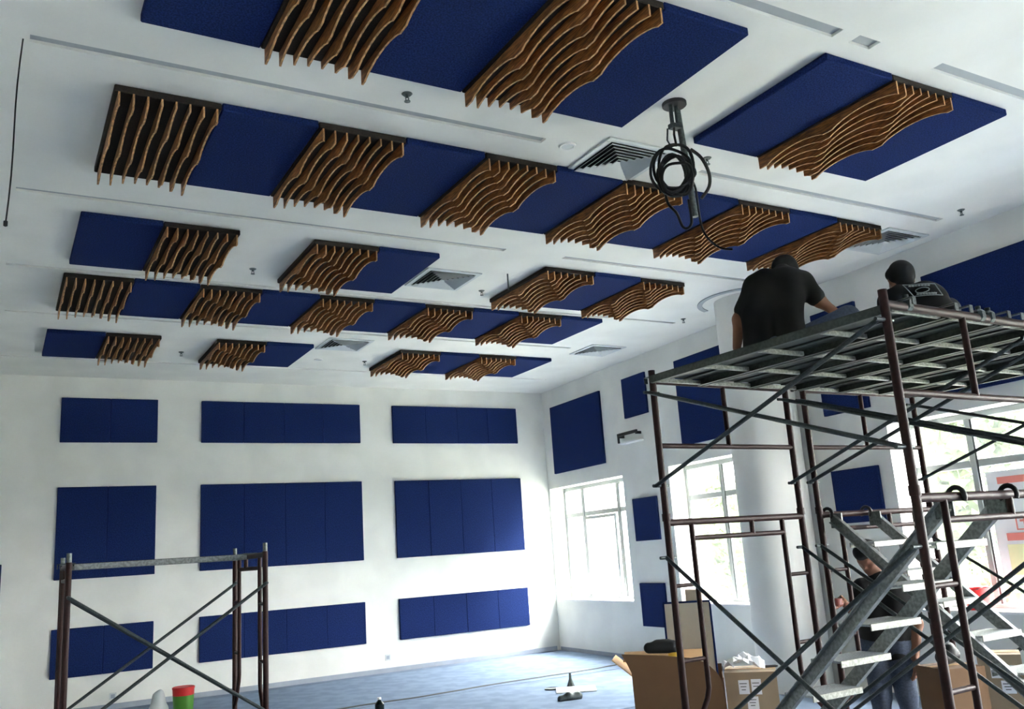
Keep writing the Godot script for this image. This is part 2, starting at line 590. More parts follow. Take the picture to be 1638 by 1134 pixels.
func build_outside() -> void:
	struct("ground", MB.new().box(Vector3(30, -0.75, -8), Vector3(90, 0.9, 90)), M.ground)
	var spots := [[15.5, -23.5, 1.9, 0, "low pale green tree seen through the window in the back corner"], [15.5, -16.6, 3.3, 1, "bushy green tree outside the middle window beside the pillar"], [14.6, -10.6, 5.6, 1, "yellow-green tree filling the left part of the big window"], [15.0, -6.6, 5.6, 0, "green tree outside the big window, behind the notice sheet"], [17.5, -14.0, 4.6, 0, "farther green tree between the pillar and the big window"]]
	for s in spots:
		var t := thing("tree", s[4], "tree", Vector3(s[0], -0.3, s[1]), 0.0, "trees outside the windows")
		var h: float = s[2]
		part("trunk", MB.new().path([Vector3(0, 0, 0), Vector3(0.05, h * 0.4, 0.03), Vector3(0, h * 0.8, 0)], [0.13, 0.10, 0.05]), M.bark, t)
		var cr := crown(Vector3(0, h * 0.58, 0), Vector3(h * 0.36, h * 0.46, h * 0.36), 5200)
		var o := part("crown", cr, M.leaf if s[3] == 0 else M.leaf2, t)
		o.set_meta("kind", "stuff")
	var hm := MB.new()
	hm = crown(Vector3.ZERO, Vector3(0.7, 0.75, 6.0), 4200)
	var hedge := one("hedge", hm, M.leaf2, "low clipped hedge running along outside the window wall", "hedge", Vector3(12.6, 0.45, -6.5))
	hedge.set_meta("kind", "stuff")
	var b := thing("neighbour_building", "pale rendered building with framed windows seen through the back corner window", "building", Vector3(22, -0.3, -31), 0.35)
	part("wall", MB.new().box(Vector3(0, 3.5, 0), Vector3(14, 7, 5)), M.render, b)
	for i in 6:
		for j in 2:
			var c := Vector3(-5.6 + i * 2.2, 1.9 + j * 2.9, 2.52)
			var w := part("window", MB.new().box(c, Vector3(1.3, 1.6, 0.08), 0.01), M.frame, b)
			part("pane", MB.new().box(c + Vector3(0, 0, 0.045), Vector3(1.1, 1.4, 0.02)), M.gasket, w)
	var roof := MB.new().box(Vector3(0, 7.1, 0), Vector3(14.4, 0.2, 5.4), 0.03)
	part("roof", roof, M.base, b)


# ---------------------------------------------------------------- ceiling panels
func fin_mesh(k: int) -> ArrayMesh:
	# a plywood fin 1.2 m long whose lower edge is cut in arches; the arches step along from fin to fin
	var phase := -0.03 + 0.0757 * k
	var ts := []
	for i in 41:
		ts.append(i / 40.0)
	for c in 4:
		for e in [-0.035, 0.035]:
			var t: float = phase + c * 0.5 - 0.5 + e
			if t > 0.0 and t < 1.0:
				ts.append(t)
	ts.sort()
	var lo := []
	for t in ts:
		var u := fposmod(t - phase, 0.5)
		var d := 0.088
		if u > 0.035 and u < 0.465:
			var q := (u - 0.035) / 0.43
			d = 0.088 - 0.045 * pow(4.0 * q * (1.0 - q), 0.8)
		lo.append(Vector2(0.6 - t * 1.2, -d))
	var side := MB.new()
	var edge := MB.new()
	var w := 0.0058
	for i in lo.size() - 1:
		var a: Vector2 = lo[i]
		var b: Vector2 = lo[i + 1]
		for s in [-1.0, 1.0]:
			side.quad(Vector3(s * w, 0, a.x), Vector3(s * w, a.y, a.x), Vector3(s * w, b.y, b.x), Vector3(s * w, 0, b.x), Vector3(s, 0, 0))
		var nn := Vector2(a.y - b.y, b.x - a.x).normalized()
		edge.quad(Vector3(-w, a.y, a.x), Vector3(w, a.y, a.x), Vector3(w, b.y, b.x), Vector3(-w, b.y, b.x), Vector3(0, -1, 0))
	for i in [0, lo.size() - 1]:
		var a: Vector2 = lo[i]
		edge.quad(Vector3(-w, 0, a.x), Vector3(w, 0, a.x), Vector3(w, a.y, a.x), Vector3(-w, a.y, a.x), Vector3(0, 0, a.x))
	side.quad(Vector3(-w, 0, 0.6), Vector3(w, 0, 0.6), Vector3(w, 0, -0.6), Vector3(-w, 0, -0.6), Vector3.UP)
	var m := ArrayMesh.new()
	side.surface(m, M.ply)
	edge.surface(m, M.ply_edge)
	return m


func build_ceiling_panels() -> void:
	var ord := ["first", "second", "third", "fourth", "fifth", "sixth"]
	var P := 0.607
	# x of the left edge, z of the near edge, order of blue (b) and finned (f) units, where it is
	var runs := [
		["nearest row at the top edge", 0.51, -3.17, "bfbfb"],
		["short row at upper right", 4.17, -3.17, "bfb"],
		["longest row, behind the hanging cable", 0.47, -5.12, "fbfbfbfbfbf"],
		["third row's left group", 0.455, -7.20, "bf"],
		["third row's middle group", 2.30, -7.20, "fb"],
		["third row's right group", 4.68, -7.20, "fbf"],
		["fourth row of ten", 0.435, -8.78, "fbfbfbfbfb"],
		["last row's left group", 0.40, -10.92, "bf"],
		["last row's middle group", 2.25, -10.92, "fb"],
		["last row's right group", 4.66, -10.92, "fbfb"]]
	var blue := MB.new().box(Vector3(0, 0.025, 0), Vector3(P - 0.004, 0.05, 1.2), 0.006)
	var bm := ArrayMesh.new()
	blue.surface(bm, M.blue)
	var fins := []
	for k in 8:
		fins.append(fin_mesh(k))
	var proto: Node3D = null
	for r in runs:
		var nb := 0
		var nf := 0
		var tb: int = r[3].count("b")
		var tf: int = r[3].count("f")
		for i in r[3].length():
			var at := Vector3(r[1] + (i + 0.5) * P, DROP, r[2] - 0.6)
			if r[3][i] == "b":
				var which: String = "%s from the left" % ord[nb] if tb > 1 else "only one"
				one("ceiling_panel", bm, M.blue, "flat navy ceiling panel, %s in the %s" % [which, r[0]], "ceiling panel", at, 0.0, "flat navy ceiling panels")
				nb += 1
			else:
				var which: String = "%s from the left" % ord[nf] if tf > 1 else "only one"
				var o: Node3D
				var label: String = "finned wooden wave baffle, %s in the %s" % [which, r[0]]
				if proto == null:
					proto = thing("wave_baffle", label, "ceiling baffle", at, 0.0, "finned wooden ceiling baffles")
					part("backing", MB.new().box(Vector3(0, 0.0225, 0), Vector3(P - 0.004, 0.045, 1.2), 0.006), M.backing, proto)
					for k in 8:
						var f := part("fin", fins[k], null, proto)
						f.position.x = -0.2748 + k * 0.0785
					o = proto
				else:
					o = proto.duplicate()
					o.name = numbered("wave_baffle")
					o.position = at
					add_child(o, true)
					tag(o, label, "ceiling baffle", "finned wooden ceiling baffles")
				nf += 1


func build_ceiling_fittings() -> void:
	# square air diffusers
	var spots := [[3.9, -4.88, "square air diffuser beside the hanging cable bundle"], [3.88, -7.91, "square air diffuser right of the third row's middle group"], [3.84, -10.83, "square air diffuser above the middle of the back wall"], [7.57, -5.43, "square air diffuser at the right end of the longest row"], [7.49, -10.30, "square air diffuser nearest the window wall's far end"]]
	for s in spots:
		var t := thing("air_diffuser", s[2], "air vent", Vector3(s[0], CEIL, s[1]), 0.0, "square ceiling air diffusers")
		var fr := MB.new()
		for q in [[0.0, -0.275, 0.6, 0.05], [0.0, 0.275, 0.6, 0.05], [-0.275, 0.0, 0.05, 0.5], [0.275, 0.0, 0.05, 0.5]]:
			fr.box(Vector3(q[0], -0.007, q[1]), Vector3(q[2], 0.014, q[3]), 0.003)
		part("frame", fr, M.grille, t)
		part("throat", MB.new().box(Vector3(0, -0.002, 0), Vector3(0.5, 0.004, 0.5)), M.void, t)
		for k in 6:
			var a := 0.245 - k * 0.04
			var lv := MB.new()
			for j in 4:
				var b := Basis(Vector3.UP, j * PI / 2)
				var up := Vector3(0, -0.004, 0)
				var dn := Vector3(0, -0.026, 0)
				var i := a - 0.026
				lv.quad(b * Vector3(-i, -0.004, i), b * Vector3(i, -0.004, i), b * Vector3(a, -0.026, a), b * Vector3(-a, -0.026, a), b * Vector3(0, -1, -1))
				lv.quad(b * Vector3(-i, -0.006, i - 0.002), b * Vector3(i, -0.006, i - 0.002), b * Vector3(a, -0.028, a - 0.002), b * Vector3(-a, -0.028, a - 0.002), b * Vector3(0, 1, 1))
				lv.quad(b * Vector3(-a, -0.026, a), b * Vector3(a, -0.026, a), b * Vector3(a, -0.028, a - 0.002), b * Vector3(-a, -0.028, a - 0.002), b * Vector3(0, -1, 0))
			part("louver", lv, M.grille, t)
	# sprinkler heads
	var heads := [[2.07, -4.59, "sprinkler head under the nearest row's middle, left of the diffuser"], [4.51, -4.6, "sprinkler head just right of the hanging cable bundle"], [7.55, -4.57, "sprinkler head near the right edge, past the slot's end"], [2.01, -8.18, "sprinkler head between the third row's left and middle groups"], [1.97, -11.73, "sprinkler head between the last row's left and middle groups"], [4.46, -8.16, "sprinkler head left of the third row's right group"], [7.57, -8.49, "sprinkler head nearest the round pillar"], [4.45, -11.73, "sprinkler head left of the last row's right group"]]
	for h in heads:
		var t := thing("sprinkler", h[2], "sprinkler", Vector3(h[0], CEIL, h[1]), 0.0, "ceiling sprinkler heads")
		part("rosette", MB.new().lathe(Vector3.ZERO, [Vector2(0, -0.012), Vector2(0.03, -0.011), Vector2(0.042, 0)], 16), M.galv, t)
		var y := MB.new().lathe(Vector3.ZERO, [Vector2(0.010, -0.03), Vector2(0.012, -0.010)], 10)
		y.tube(Vector3(0.012, -0.028, 0), Vector3(0.012, -0.06, 0), 0.004, 6).tube(Vector3(-0.012, -0.028, 0), Vector3(-0.012, -0.06, 0), 0.004, 6)
		part("body", y, M.galv, t)
		part("deflector", MB.new().lathe(Vector3.ZERO, [Vector2(0, -0.066), Vector2(0.024, -0.064), Vector2(0.024, -0.060), Vector2(0, -0.058)], 12), M.galv, t)
		t.scale = Vector3.ONE * 0.82
	for q in [[3.40, -4.82, "round white ceiling plate left of the air diffuser near the cable"], [3.79, -11.76, "round white ceiling plate below the farthest middle air diffuser"]]:
		var t := thing("ceiling_plate", q[2], "ceiling plate", Vector3(q[0], CEIL, q[1]))
		part("rim", MB.new().lathe(Vector3.ZERO, [Vector2(0.045, -0.010), Vector2(0.058, -0.012), Vector2(0.065, 0)], 20), M.white, t)
		part("disc", MB.new().lathe(Vector3.ZERO, [Vector2(0, -0.007), Vector2(0.045, -0.007)], 20), M.grille, t)
	one("hanger_rod", MB.new().tube(Vector3(0, 0, 0), Vector3(0.0, -0.17, 0), 0.008, 8), M.galv, "short thin threaded rod hanging left of the third row's right group", "rod", Vector3(4.44, CEIL, -7.55))
	# loose wire at far left
	var wire := thing("hanging_wire", "thin dark wire hanging from the ceiling at the far left", "wire", Vector3(0.0, CEIL, -4.84))
	var wp := []
	for i in 9:
		var f := i / 8.0
		wp.append(Vector3(-0.006 * sin(f * 6.0) - 0.03 * f, -1.03 * f, 0))
	part("strand", MB.new().path(wp, 0.0045, 6), M.rubber, wire)
	part("tip", MB.new().lathe(wp[8], [Vector2(0, -0.02), Vector2(0.010, -0.015), Vector2(0.010, 0.01), Vector2(0, 0.014)], 8), M.rubber, wire)
	# projector pole with a coil of cable
	var pole := thing("projector_pole", "grey projector mounting pole hung from a ceiling flange", "pole", Vector3(3.72, CEIL, -4.03))
	part("flange", MB.new().lathe(Vector3.ZERO, [Vector2(0, -0.022), Vector2(0.075, -0.022), Vector2(0.08, -0.018), Vector2(0.08, 0)], 20), M.dark, pole)
	part("upper_clamp", MB.new().tube(Vector3(-0.035, -0.02, 0), Vector3(-0.035, -0.17, 0), 0.014).tube(Vector3(0.012, -0.02, 0), Vector3(0.012, -0.17, 0), 0.014).box(Vector3(-0.012, -0.17, 0), Vector3(0.09, 0.035, 0.05), 0.005), M.brace, pole)
	part("tube", MB.new().path([Vector3(0.02, -0.05, 0), Vector3(0.05, -0.79, 0.02)], 0.021, 14), M.galv, pole)
	part("collar", MB.new().tube(Vector3(0.036, -0.50, 0.014), Vector3(0.038, -0.56, 0.016), 0.027, 14), M.brace, pole)
	var cab := thing("cable_coil", "tangled coil of black cable tied to the projector pole", "cable", Vector3(3.72, CEIL, -4.03))
	var right := Vector3(0.735, 0, 0.678)
	var out := Vector3(-0.678, 0, 0.735)
	for k in 8:
		var pts := []
		var cx := -0.05 + 0.02 * sin(k * 2.1)
		var cy := -0.455 - 0.014 * k
		var rx := 0.125 - 0.006 * k + 0.018 * sin(k * 3.7)
		var ry := 0.155 - 0.007 * k + 0.03 * sin(k * 1.3)
		for i in 29:
			var a := TAU * i / 28
			pts.append(right * (cx + cos(a) * rx) + Vector3.UP * (cy + sin(a) * ry + 0.01 * sin(a * 3 + k)) + out * (0.035 + 0.012 * k * 0.5 + 0.02 * sin(a * 2 + k)))
		part("loop", MB.new().path(pts, 0.0095, 7, false), M.rubber, cab)
	part("lead", MB.new().path([Vector3(-0.03, -0.16, 0.01), Vector3(-0.05, -0.24, 0.02), Vector3(-0.04, -0.32, 0.02)] , 0.008, 7), M.rubber, cab)
	part("tie", MB.new().path([right * -0.06 + Vector3(0, -0.17, 0), right * -0.07 + Vector3(0, -0.25, 0), right * -0.055 + Vector3(0, -0.33, 0.02)], 0.006, 6), M.brace, cab)
	var dr := []
	for q in [[0.07, -0.36], [0.13, -0.43], [0.165, -0.54], [0.155, -0.63], [0.10, -0.70]]:
		dr.append(right * q[0] + Vector3.UP * q[1] + out * 0.05)
	part("side_loop", MB.new().path(smooth(dr), 0.011, 7), M.rubber, cab)
	dr = []
	for q in [[-0.12, -0.58], [-0.11, -0.70], [-0.06, -0.78], [-0.035, -0.87], [0.0, -0.885], [0.025, -0.84], [0.02, -0.70]]:
		dr.append(right * q[0] + Vector3.UP * q[1] + out * 0.06)
	part("low_loop", MB.new().path(smooth(dr), 0.009, 7), M.rubber, cab)
	dr = []
	for q in [[0.03, -0.50], [0.07, -0.62], [0.075, -0.78], [0.085, -0.90], [0.12, -0.98], [0.18, -1.04], [0.25, -1.06]]:
		dr.append(right * q[0] + Vector3.UP * q[1] + out * 0.05)
	part("free_end", MB.new().path(smooth(dr), 0.0075, 7), M.rubber, cab)


func smooth(p: Array) -> Array:
	var r := []
	for i in p.size() - 1:
		var a: Vector3 = p[maxi(i - 1, 0)]
		var d: Vector3 = p[mini(i + 2, p.size() - 1)]
		for j in 5:
			r.append(p[i].cubic_interpolate(p[i + 1], a, d, j / 5.0))
	r.append(p[-1])
	return r


# ---------------------------------------------------------------- wall panels
func build_wall_panels() -> void:
	var ord := ["first", "second", "third", "fourth"]
	# tiers: lower edge, upper edge above the floor
	var tiers := [["top tier", 3.537, 4.155], ["tall middle tier", 1.705, 2.925], ["bottom tier", 0.462, 1.078]]
	var groups := [["left group", 0.715, 1.965, 2], ["middle group", 2.57, 5.02, 4], ["right group", 5.58, 7.93, 4]]
	for t in tiers:
		for g in groups:
			var w: float = (g[2] - g[1]) / g[3]
			var m := ArrayMesh.new()
			MB.new().box(Vector3(0, (t[2] - t[1]) / 2, 0.02), Vector3(w - 0.002, t[2] - t[1], 0.04), 0.005).surface(m, M.blue)
			for i in g[3]:
				one("wall_panel", m, M.blue, "navy back wall panel, %s, %s, %s from the left" % [t[0], g[0], ord[i]], "wall panel", Vector3(g[1] + (i + 0.5) * w, t[1], BACK + 0.001), 0.0, "navy panels on the back wall")
	one("wall_panel", MB.new().box(Vector3(0, 0.22, 0.02), Vector3(1.2, 0.44, 0.04), 0.005), M.blue, "sliver of a navy panel at the photo's left edge, low on the back wall", "wall panel", Vector3(-0.49, 1.51, BACK + 0.001))
	# window wall: s from, s to, y from, y to
	var side := [
		[0.33, 1.96, 2.96, 4.13, "wide navy panel above the back corner window"],
		[2.635, 3.24, 3.56, 4.175, "small square navy panel high up, between the two far windows"],
		[3.985, 5.25, 2.96, 4.165, "tall navy panel above the middle window, behind the scaffold"],
		[2.637, 3.24, 1.713, 2.335, "small navy panel at window height between the two far windows"],
		[2.62, 3.225, 0.495, 1.105, "small navy panel below sill height between the two far windows"],
		[6.62, 7.265, 2.935, 4.12, "tall navy panel right of the pillar, partly behind the platform"],
		[6.6, 7.25, 1.737, 2.315, "small square navy panel between the pillar and the big window"],
		[6.6, 7.25, 0.495, 1.105, "small low navy panel right of the pillar, behind the standing worker"],
		[8.15, 9.95, 2.885, 4.12, "large navy panel at the right edge behind the second seated worker"]]
	for q in side:
		one("side_panel", MB.new().box(Vector3(-0.021, (q[3] - q[2]) / 2, (q[1] - q[0]) / 2), Vector3(0.04, q[3] - q[2], q[1] - q[0]), 0.005), M.blue, q[4], "wall panel", CORNER + Basis(Vector3.UP, TURN) * Vector3(0, q[2], q[0]), TURN, "navy panels on the window wall")
	var br := thing("wall_bracket", "small black wall bracket under the small high square panel", "bracket", onwall(2.48, 3.30), TURN)
	part("bar", MB.new().box(Vector3(-0.10, 0.02, 0.28), Vector3(0.035, 0.045, 0.52), 0.006), M.dark, br)
	part("arm", MB.new().box(Vector3(-0.05, 0.0, 0.04), Vector3(0.12, 0.05, 0.03), 0.004).box(Vector3(-0.10, -0.045, 0.035), Vector3(0.03, 0.12, 0.03), 0.004), M.dark, br)
	part("arm", MB.new().box(Vector3(-0.05, 0.0, 0.5), Vector3(0.10, 0.04, 0.03), 0.004), M.dark, br)
	part("tray", MB.new().box(Vector3(-0.06, -0.12, 0.32), Vector3(0.11, 0.02, 0.5), 0.004), M.white, br)
	for q in [[5.37, 0.18, "pale socket plate low on the back wall below the right group"], [1.48, 0.12, "pale socket plate low on the back wall behind the left scaffold"]]:
		var t := thing("socket_plate", q[2], "socket", Vector3(q[0], q[1], BACK))
		part("plate", MB.new().box(Vector3(0, 0.043, 0.005), Vector3(0.086, 0.086, 0.01), 0.003), M.grille, t)
		part("insert", MB.new().box(Vector3(0, 0.043, 0.0105), Vector3(0.05, 0.05, 0.004), 0.001), M.base, t)


# ---------------------------------------------------------------- scaffolds
func end_frame(t: Node3D, a: Vector3, b: Vector3, upper: bool, pins := false) -> void:
	var u := (b - a).normalized()
	var w := a.distance_to(b)
	var inner := 0.20
	for s in [0, 1]:
		var o: Vector3 = a if s == 0 else b
		var d: Vector3 = u if s == 0 else -u
		part("post", MB.new().tube(o + Vector3.UP * 0.10, o + Vector3.UP * 1.80, 0.021, 14), M.rust, t)
		part("base_jack", MB.new().tube(o, o + Vector3.UP * 0.2, 0.015, 8).box(o + Vector3.UP * 0.004, Vector3(0.12, 0.008, 0.12), 0.002), M.galv, t)
		part("coupling_pin", MB.new().tube(o + Vector3.UP * 1.79, o + Vector3.UP * 1.865, 0.017, 12), M.galv, t)
		part("inner_leg", MB.new().path([o + d * inner + Vector3.UP * 1.77, o + d * inner + Vector3.UP * 0.80, o + d * (inner - 0.02) + Vector3.UP * 0.74, o + d * 0.08 + Vector3.UP * 0.60, o + d * 0.015 + Vector3.UP * 0.54], 0.0165, 10), M.rust, t)
		for h in [1.40, 0.97]:
			part("rung", MB.new().tube(o + d * 0.015 + Vector3.UP * h, o + d * inner + Vector3.UP * h, 0.0125), M.rust, t)
		if upper:
			part("upper_post", MB.new().tube(o + Vector3.UP * 1.81, o + Vector3.UP * 2.722, 0.021, 14), M.rust, t)
			part("collar", MB.new().tube(o + Vector3.UP * 1.785, o + Vector3.UP * 1.83, 0.026, 14), M.rust, t)
		for h in ([1.57, 2.0, 2.58] if upper else [1.57]):
			part("lock_pin", MB.new().tube(o + Vector3.UP * h - u.cross(Vector3.UP) * 0.0, o + Vector3.UP * h + d * 0.045, 0.008, 6), M.galv, t)
	part("top_bar", MB.new().tube(a + Vector3.UP * 1.775, b + Vector3.UP * 1.775, 0.021, 14), M.rust, t)
	part("header_bar", MB.new().tube(a + u * inner + Vector3.UP * 1.675, b - u * inner + Vector3.UP * 1.675, 0.0165), M.rust, t)
	part("strut", MB.new().tube(a + u * w * 0.6 + Vector3.UP * 1.675, a + u * w * 0.6 + Vector3.UP * 1.775, 0.0165), M.rust, t)
	if upper:
		part("upper_bar", MB.new().tube(a + Vector3.UP * 2.655, b + Vector3.UP * 2.655, 0.021, 14), M.rust, t)
		part("middle_bar", MB.new().tube(a + Vector3.UP * 2.245, b + Vector3.UP * 2.245, 0.0165), M.rust, t)
		part("strut", MB.new().tube(a + u * w * 0.5 + Vector3.UP * 2.245, a + u * w * 0.5 + Vector3.UP * 2.655, 0.0165), M.rust, t)


func brace_pair(t: Node3D, a: Vector3, b: Vector3, hi: float, lo: float) -> void:
	var n := (b - a).normalized().cross(Vector3.UP)
	var k := 0.0
	for h in [[hi, lo], [lo, hi]]:
		var o := n * (0.030 + 0.024 * k)
		part("cross_brace", MB.new().tube(a + o + Vector3.UP * h[0], b + o + Vector3.UP * h[1], 0.0125, 8), M.brace, t)
		for q in [[a, h[0]], [b, h[1]]]:
			part("lock_stud", MB.new().tube(q[0] + Vector3.UP * q[1], q[0] + n * 0.075 + Vector3.UP * q[1], 0.010, 8), M.brace, t)
		k += 1.0


func build_scaffolds() -> void:
	var A := Vector3(3.55, 0, -4.33)
	var B := Vector3(4.77, 0, -4.39)
	var D := Vector3(3.48, 0, -2.545)
	var H := Vector3(4.70, 0, -2.60)
	var C := Vector3(4.96, 0, -4.40)
	var F := Vector3(6.18, 0, -4.41)
	var J := Vector3(4.93, 0, -2.61)
	var K := Vector3(6.15, 0, -2.62)
	var t1 := thing("scaffold_tower", "nearer rust-red two-tier scaffold tower with the big front post, under the platform", "scaffold")
	end_frame(t1, A, B, true)
	end_frame(t1, D, H, true)
	for q in [[A, D], [B, H]]:
		brace_pair(t1, q[0], q[1], 1.57, 0.45)
		brace_pair(t1, q[0], q[1], 2.58, 2.0)
	for q in [[0.14, 0.04], [0.63, 0.03], [0.70, 0.03]]:
		var p := D.lerp(H, q[0]) + Vector3.UP * 2.655
		part("coupler", MB.new().box(p + Vector3(0, 0.012, 0), Vector3(0.055, 0.062, 0.055), 0.014).tube(p + Vector3(0.0, 0.03, 0), p + Vector3(0.0, 0.06, 0.0), 0.014, 8), M.brace, t1)
	var t2 := thing("scaffold_tower", "rust-red scaffold tower at the right behind the nearer one, with a stair inside", "scaffold")
	end_frame(t2, C, F, true)
	end_frame(t2, J, K, true)
	for q in [[C, J], [F, K]]:
		brace_pair(t2, q[0], q[1], 1.57, 0.45)
		brace_pair(t2, q[0], q[1], 2.58, 2.0)
	var t3 := thing("scaffold_tower", "single-tier rust-red scaffold standing alone before the back wall at lower left", "scaffold")
	var L1 := Vector3(0.477, 0, -7.23)
	var L2 := Vector3(0.511, 0, -8.45)
	var L4 := Vector3(1.85, 0, -7.165)
	var L3 := Vector3(1.895, 0, -8.385)
	end_frame(t3, L1, L2, false, true)
	end_frame(t3, L4, L3, false, true)
	brace_pair(t3, L1, L4, 1.56, 0.62)
	brace_pair(t3, L2, L3, 1.56, 0.62)
	# the one plank on it
	var pl := make_plank("paint-spattered grey steel plank laid across the left scaffold's top bars", 1.29, 0.30, "paint")
	pl.position = Vector3(1.18, 1.752, -7.80)
	pl.rotation.y = PI / 2 + 0.03


func make_plank(label: String, length: float, width: float, skin := "rail") -> Node3D:
	# a folded steel plank along z; its origin is at the underside
	var t := thing("steel_plank", label, "plank", Vector3.ZERO, 0.0)
	part("deck", MB.new().box(Vector3(0, 0.043, 0), Vector3(width, 0.004, length)), M.deck, t)
	for s in [-1.0, 1.0]:
		part("rail", MB.new().box(Vector3(s * (width / 2 - 0.006), 0.0215, 0), Vector3(0.012, 0.043, length), 0.002).box(Vector3(s * (width / 2 - 0.02), 0.002, 0), Vector3(0.018, 0.004, length)), M[skin], t)
		part("stiffener", MB.new().box(Vector3(s * width * 0.16, 0.0355, 0), Vector3(0.03, 0.011, length - 0.02), 0.004), M.deck, t)
	var n := int(round(length / 0.46))
	for k in n + 1:
		var z := lerpf(-length / 2 + 0.02, length / 2 - 0.02, k / float(n))
		part("rib", MB.new().box(Vector3(0, 0.017, z), Vector3(width - 0.045, 0.026, 0.020), 0.003), M.rib, t)
	for sx in [-1.0, 1.0]:
		for sz in [-1.0, 1.0]:
			part("hook", MB.new().box(Vector3(sx * (width / 2 - 0.05), 0.0495, sz * (length / 2 + 0.04)), Vector3(0.03, 0.006, 0.11), 0.002).box(Vector3(sx * (width / 2 - 0.05), 0.033, sz * (length / 2 + 0.092)), Vector3(0.03, 0.038, 0.006), 0.002), M.brace, t)
	return t


func build_platform() -> void:
	var names := ["steel platform plank at the left edge, under the crouching worker", "steel platform plank second from the left edge", "steel platform plank third from the left edge", "steel platform plank fourth from the left edge", "steel platform plank fifth from the left edge", "steel platform plank farthest right against the frame edge"]
	var proto := make_plank(names[0], 1.72, 0.43)
	for i in 6:
		var o: Node3D = proto
		if i > 0:
			o = proto.duplicate()
			o.name = numbered("steel_plank")
			add_child(o, true)
			tag(o, names[i], "plank")
		o.set_meta("group", "steel planks of the platform")
		var f := i / 5.0
		o.position = Vector3(lerpf(3.74, 5.98, f), 2.632, lerpf(-3.44, -3.51, f))
		o.rotation.y = 0.035
	one("loose_board", MB.new().box(Vector3(0, 0.012, 0), Vector3(0.40, 0.020, 0.78), 0.003), M.beige, "thin pale board lying on the platform in front of the crouching worker", "board", Vector3(4.0, 2.6845, -3.66), 0.05)


func build_stair(called_label: String, bar: Vector3, along: float, wide: float) -> void:
	# hooks over a top bar that runs along x and goes down towards z = along
	var t := thing("stair_ladder", called_label, "stair", Vector3(bar.x, 0, bar.z))
	var y0 := bar.y
	var run := 2.02
	var dirv := Vector3(0, -0.87, along).normalized()
	for s in [-1.0, 1.0]:
		var x: float = s * wide / 2
		var a := Vector3(x, y0 - 0.03, along * 0.05)
		var len := 1.73 / 0.656
		len = (y0 - 0.05) / absf(dirv.y)
		var mid := a + dirv * len / 2
		var ang := atan2(-dirv.y, dirv.z)
		var b := Basis(Vector3.RIGHT, ang)
		var st := MB.new().box(mid, Vector3(0.008, 0.07, len), 0.0, b)
		st.box(mid + b * Vector3(s * 0.014, 0.032, 0), Vector3(0.034, 0.007, len), 0.001, b)
		st.box(mid + b * Vector3(s * 0.014, -0.032, 0), Vector3(0.034, 0.007, len), 0.001, b)
		part("stringer", st, M.alu, t)
		var hp := []
		for i in 12:
			var g := deg_to_rad(-40 + 250.0 * i / 11)
			hp.append(Vector3(x, y0 + sin(g) * 0.042, along * cos(g) * 0.042))
		part("hook", MB.new().path(hp, 0.012, 8), M.dark, t)
		part("hook_plate", MB.new().box(Vector3(x, y0 - 0.045, along * 0.07), Vector3(0.014, 0.10, 0.10), 0.003), M.galv, t)
	var k := 0
	var h := y0 - 0.20
	while h > 0.06:
		var f := (y0 - 0.03 - h) / 0.87 * along
		var c := Vector3(0, h, f + along * 0.05)
		var tr := MB.new()
		tr.box(c + Vector3(0, -0.006, 0), Vector3(wide - 0.012, 0.012, 0.20), 0.003)
		part("tread", tr, M.tread, t)
		part("nosing", MB.new().box(c + Vector3(0, -0.016, along * 0.098), Vector3(wide - 0.012, 0.034, 0.008), 0.002).box(c + Vector3(0, -0.016, -along * 0.098), Vector3(wide - 0.012, 0.034, 0.008), 0.002), M.rib, t)
		h -= 0.190
		k += 1
	part("foot_bar", MB.new().tube(Vector3(-wide / 2, 0.025, along * 2.03), Vector3(wide / 2, 0.025, along * 2.03), 0.02), M.galv, t)


func build_stairs() -> void:
	build_stair("aluminium stair sloping down to the left from the nearer tower, hooked at right", Vector3(4.0, 1.775, -2.57), -1.0, 0.40)
	build_stair("aluminium stair sloping down to the right, hooked on the far frame's bar", Vector3(5.24, 1.775, -4.40), 1.0, 0.40)


# ---------------------------------------------------------------- people
func hand(w: Vector3, dir: Vector3, nrm: Vector3, thumb: float, curl: float) -> Array:
	# wrist, direction of the fingers, back of the hand, which side the thumb is, curl per joint
	dir = dir.normalized()
	var side := dir.cross(nrm).normalized()
	nrm = side.cross(dir).normalized()
	var b := []
	var lens := [0.068, 0.078, 0.073, 0.058]
	for i in 4:
		var off := side * (thumb * (0.030 - 0.020 * i))
		var kn := w + dir * (0.088 - 0.005 * absf(i - 1.0)) + off
		b.append([w + dir * 0.012 + off * 0.55, kn, 0.013, 0.0115])
		var d := dir
		var p := kn
		for j in 3:
			d = d.rotated(side, -curl * (0.8 if j == 0 else 1.0))
			if d.dot(nrm) > 0.3:
				d = d.rotated(side, 2.0 * curl)
			var q: Vector3 = p + d * lens[i] * [0.46, 0.30, 0.24][j]
			b.append([p, q, 0.0098 - 0.0009 * j, 0.0091 - 0.001 * j])
			p = q
	var tb := w + dir * 0.025 + side * thumb * 0.022
	var t1 := tb + (dir * 0.6 + side * thumb * 0.75 - nrm * 0.2).normalized() * 0.040
	var t2 := t1 + (dir * 0.9 + side * thumb * 0.25 - nrm * 0.3).normalized() * 0.032
	var t3 := t2 + (dir * 0.95 - side * thumb * 0.05 - nrm * 0.35).normalized() * 0.026
	b.append([tb, t1, 0.015, 0.0115])
	b.append([t1, t2, 0.011, 0.0098])
	b.append([t2, t3, 0.0098, 0.008])
	return b


